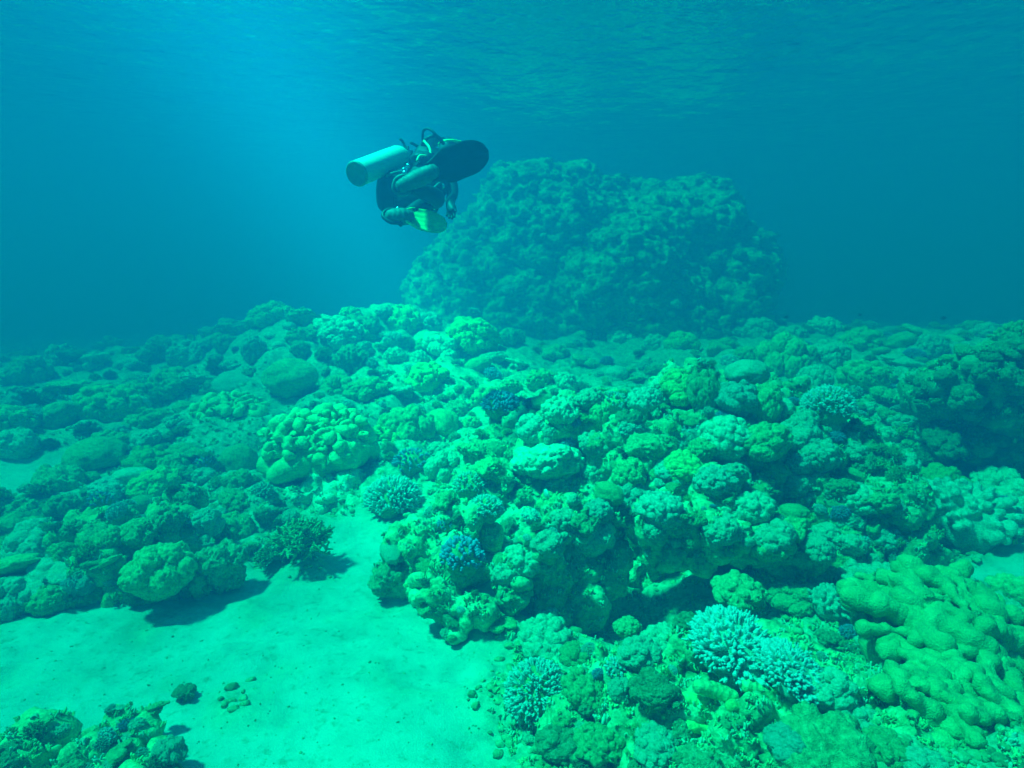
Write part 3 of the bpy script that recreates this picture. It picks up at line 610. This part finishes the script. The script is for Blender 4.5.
# yellow green finger coral on the foreground hump: each finger a part
fr = bpy.data.objects.new('finger_coral', None); C.objects.link(fr); fc = at(742, 700, 1.98); fr.location = fc; tag(fr, 'thick fingered green coral on the foreground hump below the icy coral', 'coral'); HEROES.append(('thick fingered coral', *fc, .2))
rr = random.Random(77); v, f = remesh_balls([(0,.05,-.06,.16,.14,.13),(.1,.05,-.08,.12,.12,.1),(-.1,.04,-.05,.12,.12,.1)], .009); v = displace(v, f, lambda p: fbm(p, 12, 4, 3)*.014); obj('base', mesh_from('base', v, f, PAL['rock']), fr)
for k, (px, py, ln, th, an, dy) in enumerate([(748,715,44,12,-.6,-.12),(715,690,36,12,-.3,-.05),(775,720,30,12,-.7,-.1),(690,700,30,11,-.2,-.04),(760,690,34,12,-.4,-.04),
    (728,742,30,10,-.5,-.16),(700,728,28,9,-.3,-.1),(772,752,30,10,-.9,-.16),(790,735,30,12,-1.0,-.1),(720,765,26,8,-.5,-.2),(800,765,30,10,-1.0,-.16),(750,770,24,8,-.7,-.2)]):
    c = at(px, py, 1.93+dy); s = 1.93/FPX; a = an; B = [(math.cos(a)*m*ln*s*.5, -.25*abs(m)*ln*s*.3, math.sin(a)*m*ln*s*.5, th*s*(.72-.1*m*m)) for m in (-1,-.6,-.2,.2,.6,1)]
    v, f = remesh_balls(B, .005); v = displace(v, f, lambda p: fbm(p+k, 30, 3, k)*.004); obj('finger', mesh_from('finger', v, f, PAL['green' if k%3 else 'yellow']), fr, tuple(c-fc))
print('heroes', time.time()-T0)

# ---------------------------------------------------------------- the rest of the reef: countable heads scattered over the relief
rs = np.random.RandomState(11); placed = []
PLAN = [('knobby_coral', 75, (.14,.30), ['green','pale','green','yellow','pale']), ('dome_coral', 16, (.12,.2), ['green','pale']), ('plate_coral', 22, (.16,.28), ['green','olive','pale']), ('reef_rock', 30, (.15,.3), ['rock','olive']),  # kind, variants, how many, size in m (lo, hi), palette, on blocks?
 ('knobby_coral', 160, (.07,.22), ['pale','grey','green','pale','pale','olive']), ('reef_rock', 140, (.05,.20), ['rock','rock','pale','olive','green']),
 ('bushy_coral', 190, (.06,.16), ['olive','brown','green','yellow']), ('branching_coral', 110, (.05,.12), ['tipped','bluetip','tipped','white']),
 ('finger_coral', 90, (.06,.16), ['yellow','green','olive','grey']), ('plate_coral', 90, (.09,.22), ['olive','green','pale','rock']), ('dome_coral', 50, (.05,.14), ['green','pale','green'])]
hero_px = [(project(np.array(h[1:4])), h) for h in HEROES if h[0] in ('larger branching cushion','small branching cushion','violet coral','round grey green coral','icy branching coral','pale blue sprig','dotted dome coral','bluish knobby coral','smooth brain coral','grey finger dome','lone bushy coral','mustard soft coral','lower soft coral','bright leather coral','paler soft coral','thick fingered coral','lone weedy stone','dark finger dome','tall lumpy head','dull green dome')]
for kind, n, (lo, hi), pals in PLAN:
    got = 0; tries = 0
    while got < n and tries < n*14:
        tries += 1; px = rs.uniform(-60, 1084); py = 318+(768-318+40)*rs.beta(.95, 1.5)
        h = cast(px, py)
        if h is None: continue
        t, loc, nor, ob = h
        if t > 19 or nor.z < -.1: continue
        m = float(sandmask(np.array([loc.x]), np.array([loc.y]))[0]) if ob.name == 'seabed' else 0
        if m > (.03 if t < 5.2 else .15): continue
        if t < 3.1 and rs.rand() < .45: continue
        if ob.name != 'seabed' and rs.rand() < .5: continue
        if .25 < loc.x < 1.45 and 2.65 < loc.y < 3.7 and loc.z < .32: continue
        sz = rs.uniform(lo, hi)*(1 if ob.name == 'seabed' else .55)*(.55 if t < 3.4 else 1)*(1+.5*(t > 8)); rp = sz*FPX/t
        if any((px-hp[0])**2+(py-hp[1])**2 < (h_[4]*FPX/hp[2]*1.05+rp*.8)**2 and t < hp[2]*1.3 for hp, h_ in hero_px): continue
        if any((px-q[0])**2+(py-q[1])**2 < (.62*(rp+q[2]))**2 for q in placed): continue
        placed.append((px, py, rp)); nv = Vector(nor)*.8+Vector((0,0,1)); q = nv.to_track_quat('Z', 'Y').to_euler()
        bm_ = ob.data.materials[0].name if ob.name != 'seabed' else ''; pk = pals[rs.randint(len(pals))]
        if bm_.startswith('brown'): pk = ['brown','olive','brown'][rs.randint(3)]
        o = inst(kind, rs.randint(6), loc+Vector((0,0,sz*.12)), sz, pk, rot=(q.x+rs.uniform(-.15,.15), q.y+rs.uniform(-.15,.15), rs.uniform(0,6.28)), sz=(rs.uniform(.8,1.2), rs.uniform(.8,1.2), rs.uniform(.75,1.25)))
        THINGS.append((o, kind, {'reef_rock':'reef rock'}.get(kind,'coral'), kind, {'knobby_coral':'knobby coral heads on the reef','reef_rock':'loose rocks scattered over the reef','bushy_coral':'bushy corals on the reef','branching_coral':'branching corals on the reef','finger_coral':'finger corals on the reef','plate_coral':'flat ledge corals on the reef','dome_coral':'smooth dome corals on the reef'}[kind]))
        got += 1
print('scatter', len(placed), time.time()-T0)
# small rubble, nobody could count it
bv, bf = ico(2); V, F, k = [], [], 0; rub = [bv*(1+fbm(bv+9*s, 1.6, 3, s)*.5)[:,None] for s in range(8)]
for i in range(9000):
    if k >= 3200: break
    y = 1.5+rs.exponential(2.2); x = rs.uniform(-1,1)*y*.95
    if y > 9: continue
    m = float(sandmask(np.array([x]), np.array([y]))[0])
    if rs.rand() < m*.75: continue
    b = SURFS[1+rs.randint(len(BLOCKS))] if False else SURFS[0]; hit = None
    for ob in SURFS:
        ok, loc, nor, idx = ob.ray_cast(Vector((x, y, 4))-ob.location, Vector((0,0,-1)))
        if ok and (hit is None or (loc+ob.location).z > hit[0].z): hit = (loc+ob.location, nor)
    if hit is None or (hit[0].z > base_h(x, y)+.06 and rs.rand() < .8): continue
    s = rs.uniform(.004,.015)*(1+.2*y)*(.22 if m > .5 else 1); a = rs.uniform(0,6.28); ca, sa = math.cos(a), math.sin(a)
    p = rub[rs.randint(8)]*np.array([s*rs.uniform(.7,1.8), s, s*rs.uniform(.4,.9)]); p = np.stack([p[:,0]*ca-p[:,1]*sa, p[:,0]*sa+p[:,1]*ca, p[:,2]], 1)+np.array(hit[0])+np.array([0,0,s*.2])
    V.append(p); F.append(bf+k*len(bv)); k += 1
tag(obj('rubble', mesh_from('rubble', np.vstack(V), np.vstack(F), PAL['rock'])), 'fine broken coral rubble strewn over reef and sand', None, None, 'stuff')
print('rubble', k, time.time()-T0)
# short turf and coral nubbins, nobody could count them
TV, TF = [], []
for s_ in range(6):
    V_, F_, T_ = [], [], []
    for i in range(6):
        d = np.array([rs.normal(0,.5), rs.normal(0,.5), 1.0]); d /= np.linalg.norm(d); b = np.array([rs.uniform(-.6,.6), rs.uniform(-.6,.6), -.2]); l = rs.uniform(.5,1.1)
        tube(np.array([b, b+d*l*.6+rs.normal(0,.06,3), b+d*l]), np.array([.16,.17,.12])*rs.uniform(.7,1.3), 5, V_, F_, T_, np.array([0,.5,1.]))
    TV.append(np.vstack(V_)); TF.append(tris(F_))
groups = {k: [[], [], 0] for k in ('olive','pale','green')}; k = 0
for i in range(12000):
    if k >= 5000: break
    px = rs.uniform(-30, 1054); py = 360+420*rs.beta(1.0, 1.3); h = cast(px, py)
    if h is None or h[0] > 10 or h[2].z < .15: continue
    t, loc, nor, ob = h
    if ob.name == 'seabed' and sandmask(np.array([loc.x]), np.array([loc.y]))[0] > .2: continue
    s_ = rs.uniform(.010,.022)*(1+.12*t); a = rs.uniform(0,6.28); ca, sa = math.cos(a), math.sin(a); j = rs.randint(6)
    p = TV[j]*s_*np.array([1,1,rs.uniform(.6,1.1)]); p = np.stack([p[:,0]*ca-p[:,1]*sa, p[:,0]*sa+p[:,1]*ca, p[:,2]], 1)+np.array(loc)+np.array(nor)*s_*.1
    g_ = groups[('olive','pale','green')[rs.randint(3)]]; g_[0].append(p); g_[1].append(TF[j]+g_[2]); g_[2] += len(p); k += 1
for key, g_ in groups.items(): tag(obj('reef_turf', mesh_from('reef_turf', np.vstack(g_[0]), np.vstack(g_[1]), PAL[key])), {'olive':'short olive','pale':'short pale','green':'short green'}[key]+' turf of nubbins and algae between the corals', None, None, 'stuff')
print('turf', k, time.time()-T0)
# labels for the scattered ones: kind, palette look, nearest landmark, rank in size
LOOK = {'palebranch':'pale','pale':'pale','grey':'blue grey','green':'green','olive':'olive','yellow':'yellow green','brown':'dark brown','rock':'mottled','tipped':'pale tipped','bluetip':'bluish tipped','white':'whitish'}
NOUN = {'knobby_coral':'knobby coral head','reef_rock':'rough rock','bushy_coral':'bushy coral tuft','branching_coral':'branching coral sprig','finger_coral':'stubby finger coral','plate_coral':'flat ledge coral','dome_coral':'smooth dome coral','coral_clump':'coral clump'}
keyed = {}
inv = {m.name: k for k, m in PAL.items()}
for o, kind, cat, _, grp in THINGS:
    p = np.array(o.location); look = LOOK[inv[o.material_slots[0].material.name]]
    if kind == 'coral_clump':
        u, v_, _z = project(p); zone = ('upper' if v_ < 225 else 'middle' if v_ < 285 else 'lower')+(' left' if False else ''); side = 'sunlit flank' if u < 520 else 'broad face' if u < 660 else 'far shoulder'
        key = (look, 'coral clump on the %s %s of the pinnacle' % (zone, side))
    else:
        d = [(np.linalg.norm(p-np.array(h[1:4])), h) for h in HEROES if h[0] != 'far pinnacle' or p[1] > 8]; dist, h = min(d, key=lambda z: z[0])
        rel = 'behind' if p[1] > h[2]+abs(p[0]-h[1]) else 'in front of' if p[1] < h[2]-abs(p[0]-h[1]) else 'on the sunward side of' if p[0] < h[1] else 'on the shaded side of'
        key = (look, '%s %s the %s' % (NOUN[kind], rel, h[0]))
    keyed.setdefault(key, []).append((o, cat, grp))
_T = ['second','third','fourth','fifth','sixth','seventh','eighth','ninth','tenth','eleventh','twelfth','thirteenth','fourteenth','fifteenth','sixteenth','seventeenth','eighteenth','nineteenth']
_T = _T+['twentieth']+['twenty '+w_ for w_ in ['first']+_T[:8]]+['thirtieth']+['thirty '+w_ for w_ in ['first']+_T[:8]]
ORD = ['largest']+[w_+' largest' for w_ in _T]
_OLD = ['largest','second largest','third largest','fourth largest','fifth largest','sixth largest','seventh largest','eighth largest','ninth largest','tenth largest','eleventh largest','twelfth largest','thirteenth largest','fourteenth largest','fifteenth largest','sixteenth largest','seventeenth largest','eighteenth largest','smallest']
for (look, tail), L_ in keyed.items():
    L_.sort(key=lambda z: -max(z[0].scale))
    for i, (o, cat, grp) in enumerate(L_):
        pre = '' if len(L_) == 1 else ORD[min(i, len(ORD)-1)]+' '
        tag(o, pre+look+' '+tail, cat, grp)
# ---------------------------------------------------------------- the diver, seen from behind, knees bent
BLK = flat_mat('black_neoprene', (.020,.024,.028), .55, .35, .35, 14); GRY = flat_mat('worn_grey_rubber', (.10,.13,.12), .6, .3, .3, 20)
SKINGREY = flat_mat('grey_suit_panel', (.10,.13,.12), .7, .2, .3, 12); ALU = flat_mat('pale_painted_tank', (.62,.66,.60), .32, .5, .06, 8); TBOT = flat_mat('grey_tank_base', (.22,.26,.24), .5, .4, .25, 18)  # tank base is a darker mottled grey than the tank
YEL = flat_mat('lime_rubber', (.50,.74,.22), .45, .4, .12, 16); HOSE = flat_mat('pale_yellow_hose', (.62,.70,.32), .4, .4, .05); CHR = flat_mat('chromed_brass', (.7,.72,.7), .25, .5, .05, 10, 1.0)
GLS = flat_mat('mask_glass', (.03,.05,.06), .08, .5, .1)
DY = 4.7; MPX = DY/FPX
def D(px, py, dy=0): return Vector(at(px, py, DY+dy))
diver = bpy.data.objects.new('person', None); C.objects.link(diver); D0 = D(415,190,.1); diver.location = D0
tag(diver, 'scuba diver in black suit hovering with bent knees, seen from behind above the reef', 'person')
def dpart(name, v, f, m, parent=None, smooth_=True):
    return obj(name, mesh_from(name, np.asarray(v)-(np.array(D0) if parent is None else 0), f, m, smooth_), parent or diver)
def dsub(name, v, f, m, parent, smooth_=True):
    return obj(name, mesh_from(name, np.asarray(v)-np.array(D0)-np.array(parent.location), f, m, smooth_), parent)
def pipe(pts, r, sides=8, sub=6):
    """smooth round tube through points, closed ends"""
    P = np.array([list(p) for p in pts]); n = len(P); out = []
    Q = np.vstack([2*P[0]-P[1], P, 2*P[-1]-P[-2]])
    for i in range(n-1):
        for t in np.linspace(0, 1, sub, endpoint=(i == n-2)):
            a, b, c, d = Q[i], Q[i+1], Q[i+2], Q[i+3]; out.append(.5*((2*b)+(c-a)*t+(2*a-5*b+4*c-d)*t*t+(3*b-a-3*c+d)*t**3))
    out = np.array(out); V, F, T = [], [], []; tube(out, np.full(len(out), r), sides, V, F, T, np.zeros(len(out)))
    V.append(out[0][None]); n0 = sum(len(a) for a in V)-1; F.append(np.array([[(k+1) % sides, k, n0, n0] for k in range(sides)]))
    return np.vstack(V), tris(F)
def lathe_between(a, b, prof, seg=28):
    """profile (t along a->b in metres, radius) turned round the axis"""
    a = np.array(a); b = np.array(b); d = (b-a)/np.linalg.norm(b-a); u = np.cross(d, [0,0,1.]); u /= np.linalg.norm(u); w_ = np.cross(u, d)
    an = np.arange(seg)*2*math.pi/seg; V = []
    for t, r in prof: V.append(a+d*t+r*(np.cos(an)[:,None]*u+np.sin(an)[:,None]*w_))
    V = np.vstack(V); F = []
    for i in range(len(prof)-1):
        for k in range(seg): F.append((i*seg+k, (i+1)*seg+k, (i+1)*seg+(k+1)%seg, i*seg+(k+1)%seg))
    return V, np.array(F)
# body: one skinned figure
J = {}; E = []
def jn(name, p, r, par=None): J[name] = (len(J), p, r); (E.append((J[par][0], J[name][0])) if par else None)
jn('pelvis', D(402,198,.08), .135); jn('waist', D(414,187,.22), .125, 'pelvis'); jn('chest', D(428,174,.38), .150, 'waist'); jn('upper', D(438,164,.50), .130, 'chest')
jn('neck', D(444,156,.58), .062, 'upper'); jn('head', D(449,149,.66), .098, 'neck'); jn('crown', D(452,143,.72), .085, 'head')
jn('shr', D(447,174,.46), .075, 'upper'); jn('elr', D(453,192,.34), .052, 'shr'); jn('wrr', D(450,203,.12), .036, 'elr'); jn('palr', D(451,208,.05), .034, 'wrr')
jn('shl', D(424,150,.50), .075, 'upper'); jn('ell', D(432,141,.74), .052, 'shl'); jn('wrl', D(446,142,.90), .036, 'ell'); jn('pall', D(452,143,.95), .034, 'wrl')
for s, pa in (('r', 'palr'), ('l', 'pall')):
    b = J[pa][1]
    for k, (dx, dz, dy, L_) in enumerate([(.032,-.015,-.02,.03),(.024,-.045,-.02,.045),(.008,-.055,-.015,.05),(-.010,-.052,-.01,.046),(-.026,-.040,0,.036)]):
        o1 = Vector((dx, dy, dz)); jn('f%s%d' % (s, k), b+o1, .013, pa); jn('g%s%d' % (s, k), b+o1*1.0+Vector((dx*.2, -L_*.5, -L_*.7)), .010, 'f%s%d' % (s, k))
jn('hipa', D(410,194,-.02), .105, 'pelvis'); jn('thia', D(426,199,-.08), .092, 'hipa'); jn('knea', D(441,200,-.10), .070, 'thia'); jn('cala', D(425,192,-.24), .062, 'knea'); jn('anka', D(407,187,-.36), .042, 'cala'); jn('toea', D(425,178,-.42), .040, 'anka')
jn('hipb', D(398,207,.06), .105, 'pelvis'); jn('thib', D(414,213,.06), .090, 'hipb'); jn('kneb', D(434,206,.02), .068, 'thib'); jn('calb', D(421,206,-.16), .062, 'kneb'); jn('ankb', D(406,215,-.28), .042, 'calb'); jn('toeb', D(398,217,-.34), .038, 'ankb')
me = bpy.data.meshes.new('body'); me.from_pydata([tuple(p[1]-D0) for p in J.values()], E, []); me.update()
bo = bpy.data.objects.new('body', me); C.objects.link(bo); sk = bo.modifiers.new('skin', 'SKIN'); sk.use_smooth_shade = True
for i, (_, (idx, p, r)) in enumerate(J.items()): me.skin_vertices[0].data[idx].radius = (r, r)
me.skin_vertices[0].data[0].use_root = True
ss = bo.modifiers.new('sub', 'SUBSURF'); ss.levels = 2; ss.render_levels = 2; me.materials.append(BLK); bo.parent = diver
# buoyancy wing and its straps
iv, jf = ico(4)
def ell(c, r, noise=.05, s=1): c = np.array(c); return c+iv*np.array(r)*(1+fbm(iv, 2.2, 3, s)*noise)[:,None]
wing = dpart('buoyancy_vest', ell(D(394,194,.14), (.135,.16,.185), .10, 3), jf, BLK)
dsub('pocket', ell(D(436,186,.24), (.09,.10,.10), .25, 5), jf, BLK, wing); dsub('pocket', ell(D(425,164,.34), (.12,.14,.10), .2, 6), jf, BLK, wing)
dsub('strap', *pipe([D(386,176,.0), D(400,172,.0), D(412,178,.05)], .012), GRY, wing); dsub('strap', *pipe([D(432,190,.02), D(441,182,.1), D(448,176,.2)], .012), GRY, wing)
dsub('inflator_hose', *pipe([D(421,150,.45), D(425,140,.4), D(436,136,.4), D(444,144,.45)], .014), BLK, wing)
for p in [(404,170,-.02),(408,166,0),(421,207,-.2),(434,207,-.1),(436,205,-.1),(443,186,.1)]: dsub('buckle', ell(D(*p), (.013,.012,.02), .2, 4), jf, CHR, wing)
# tank
ta, tb = D(356,174,-.18), D(401,156,.32); ax = (tb-ta).normalized(); TL = (tb-ta).length
tk = dpart('tank', *lathe_between(ta, tb, [(.012,.0),(.012,.084),(.03,.09),(TL-.05,.09),(TL-.01,.08),(TL+.03,.06),(TL+.06,.03),(TL+.06,0)]), ALU)
dsub('tank_base', *lathe_between(ta, tb, [(.0,0),(.0,.074),(-.004,.078),(.004,.089),(.012,.0925),(.014,.0895)]), TBOT, tk)
dsub('valve', *lathe_between(ta, tb, [(TL+.055,0),(TL+.055,.028),(TL+.12,.028),(TL+.125,.018),(TL+.16,.018),(TL+.16,0)]), CHR, tk)
vb = tb+ax*.11; sidev = Vector((0,0,1)).cross(ax).normalized()
dsub('valve_knob', *lathe_between(vb+sidev*.03, vb+sidev*.1, [(0,0),(0,.02),(.03,.02),(.03,.03),(.065,.03),(.065,0)]), BLK, tk)
dsub('first_stage', *lathe_between(vb+Vector((0,0,.02)), vb+Vector((0,0,.12)), [(0,0),(0,.032),(.05,.032),(.055,.026),(.09,.026),(.09,0)]), CHR, tk)
dsub('hose', *pipe([vb+Vector((.02,0,.08)), D(422,147,.5), D(423,132,.45), D(429,129,.4), D(437,136,.38), D(441,142,.45)], .011), BLK, tk)
dsub('hose', *pipe([D(424,141,.36), D(429,147,.3), D(430.5,154,.26), D(427,156,.22), D(420,156,.2), D(417,161,.18)], .0105), HOSE, tk)
dsub('hose', *pipe([vb+Vector((0,0,.05)), D(407,150,.4), D(403,142,.42), D(400,139,.4)], .010), BLK, tk)
dsub('gauge', ell(D(449,207,.1), (.022,.014,.035), .1, 8), jf, BLK, tk)
dsub('hose', *pipe([D(440,195,.2), D(446,200,.12), D(449,205,.1)], .009), BLK, tk)
# mask and strap on the hooded head
hd = D(450,146,.70)
mk = dpart('mask', ell(hd+Vector((.055,.075,.0)), (.055,.03,.04), .05, 2), jf, BLK); dsub('lens', ell(hd+Vector((.065,.10,.0)), (.042,.012,.03), 0, 2), jf, GLS, mk)
dsub('mask_strap', *pipe([hd+Vector((-.10,.02,.01)), hd+Vector((-.06,-.075,.015)), hd+Vector((.02,-.10,.02)), hd+Vector((.10,-.04,.02))], .013), YEL, mk)
dpart('regulator', ell(hd+Vector((.05,.10,-.07)), (.04,.035,.035), .05, 2), jf, BLK)
# fins
def fin(heel, toe, tip, wvec, wid, blade_mat, pocket_mat, strap_mat, drop):
    h, t, e = Vector(heel), Vector(toe), Vector(tip); ax = (e-t); L_ = ax.length; ax.normalize(); w_ = (Vector(wvec)-Vector(wvec).dot(ax)*ax).normalized(); nn = ax.cross(w_)
    fo = bpy.data.objects.new('fin', None); C.objects.link(fo); fo.parent = diver; nb = 16; na = 26; V = []; F = []
    for s in (1, -1):
        for i in range(na+1):
            u = i/na; half = wid*(.30+.25*smooth(0,.35,u)-.02*u)*(math.sqrt(max(0, 1-((u-.62)/.38)**2)) if u > .62 else 1)
            for j in range(nb+1):
                x = j/nb*2-1; rib = .010*math.exp(-((abs(x)-.93)/.07)**2)+.005*math.exp(-((abs(x)-.4)/.06)**2)+.004*math.exp(-(x/.06)**2)
                th = (.006+rib*(1-u*.4))*(1 if abs(x) < .999 and 0 < u < 1 else 0)
                V.append(t+ax*(L_*u-.03)+w_*(half*x)+nn*(s*th+drop*u*u+.012*(x*x)))
    M_ = (na+1)*(nb+1)
    for s in (0, 1):
        for i in range(na):
            for j in range(nb):
                q = [s*M_+i*(nb+1)+j, s*M_+i*(nb+1)+j+1, s*M_+(i+1)*(nb+1)+j+1, s*M_+(i+1)*(nb+1)+j]; F.append(q if s == 0 else q[::-1])
    dsub('blade', np.array([tuple(p) for p in V]), np.array(F), blade_mat, fo)
    B = []
    for k in range(9):
        u = k/8; p = h.lerp(t, u)+ax*.0; r = .047+.012*math.sin(u*2.6); B.append((*p, r))
    v, f = remesh_balls(B, .009); c = np.array(h.lerp(t, .5)); v = v+vnormals(v, f)*(((np.abs(((v-c)@np.array(ax))*38) % 1) < .35)*.0025)[:,None]
    dsub('foot_pocket', v, f, pocket_mat, fo)
    d2 = (h-t).normalized(); dsub('heel_strap', *pipe([h+w_*.058-d2*.05, h+w_*.055+d2*.02, h+d2*.062, h-w_*.055+d2*.02, h-w_*.058-d2*.05], .014), strap_mat, fo)
    for s in (1, -1): dsub('buckle', ell(h+w_*.066*s-d2*.05, (.016,.016,.02), .1, 3), jf, CHR if s > 0 else BLK, fo)
fin(D(402,186,-.42), D(432,172,-.42), D(493,148,-.30), (.38,.10,.9), .215, BLK, GRY, GRY, -.03)
fin(D(392,216,-.36), D(407,217,-.34), D(446,230,-.14), (.10,.72,.65), .20, YEL, GRY, BLK, .05)

# ---------------------------------------------------------------- fish
def fish(pos, L_, heading, m, label, deep=.28):
    iv3, f3 = ico(3); v = iv3.copy(); x = v[:,0]; v[:,2] *= deep*2*(1-.25*x)*np.sqrt(np.maximum(.15, 1-np.maximum(0,-x)**2*.8)); v[:,1] *= .22; v = v*np.array([.38,1*.38/.38*.4,.45])
    o = bpy.data.objects.new('reef_fish', None); C.objects.link(o); o.location = pos; o.scale = (L_,)*3; o.rotation_euler = (0,0,heading); tag(o, label, 'fish')
    obj('body', mesh_from('body', v, f3, m), o)
    def blade(name, pts, th=.012):
        n = len(pts); vv = [(p[0], th*s*(0 if i in (1, 2) else 1), p[1]) for s in (1, -1) for i, p in enumerate(pts)]
        ff = []
        for k in range(1, n-1): ff += [(0, k, k+1), (n, n+k+1, n+k)]
        for k in range(n): q = (k+1) % n; ff += [(k, n+k, n+q), (k, n+q, q)]
        obj(name, mesh_from(name, vv, np.array(ff), m, False), o)
    blade('tail_fin', [(-.33,0),(-.56,.20),(-.56,.14),(-.47,0),(-.56,-.14),(-.56,-.20)]); blade('dorsal_fin', [(.15,.16),(-.05,.30),(-.28,.20),(-.26,.06)]); blade('anal_fin', [(.0,-.14),(-.12,-.27),(-.26,-.16),(-.24,-.05)])
DKF = flat_mat('dark_fish_skin', (.02,.03,.04), .5, .3, .3, 30); PLF = flat_mat('pale_fish_skin', (.55,.6,.5), .4, .4, .2, 20)
fish(at(628,456,3.75), .085, .5, DKF, 'small black damselfish hovering over the cave outcrop')
fish(at(786,317,8.5), .09, 2.9, DKF, 'tiny dark fish beside the far pinnacle', .25); fish(at(860,315,8.8), .085, .4, DKF, 'tiny dark fish in open water above the far ridge', .22); fish(at(944,318,8.4), .11, .2, DKF, 'dark fish in open water nearest the dark boulder', .24)
fish(at(546,493,3.35), .09, 1.9, PLF, 'pale fish nosing down into the hollow above the overhanging ledge', .3)
seen = set(); tot = sum(len(o.data.loops)-2*len(o.data.polygons) for o in SC.objects if o.type == 'MESH' and not (o.data.name in seen or seen.add(o.data.name))); print('TRIS<=', tot, time.time()-T0)
print('script', time.time()-T0)
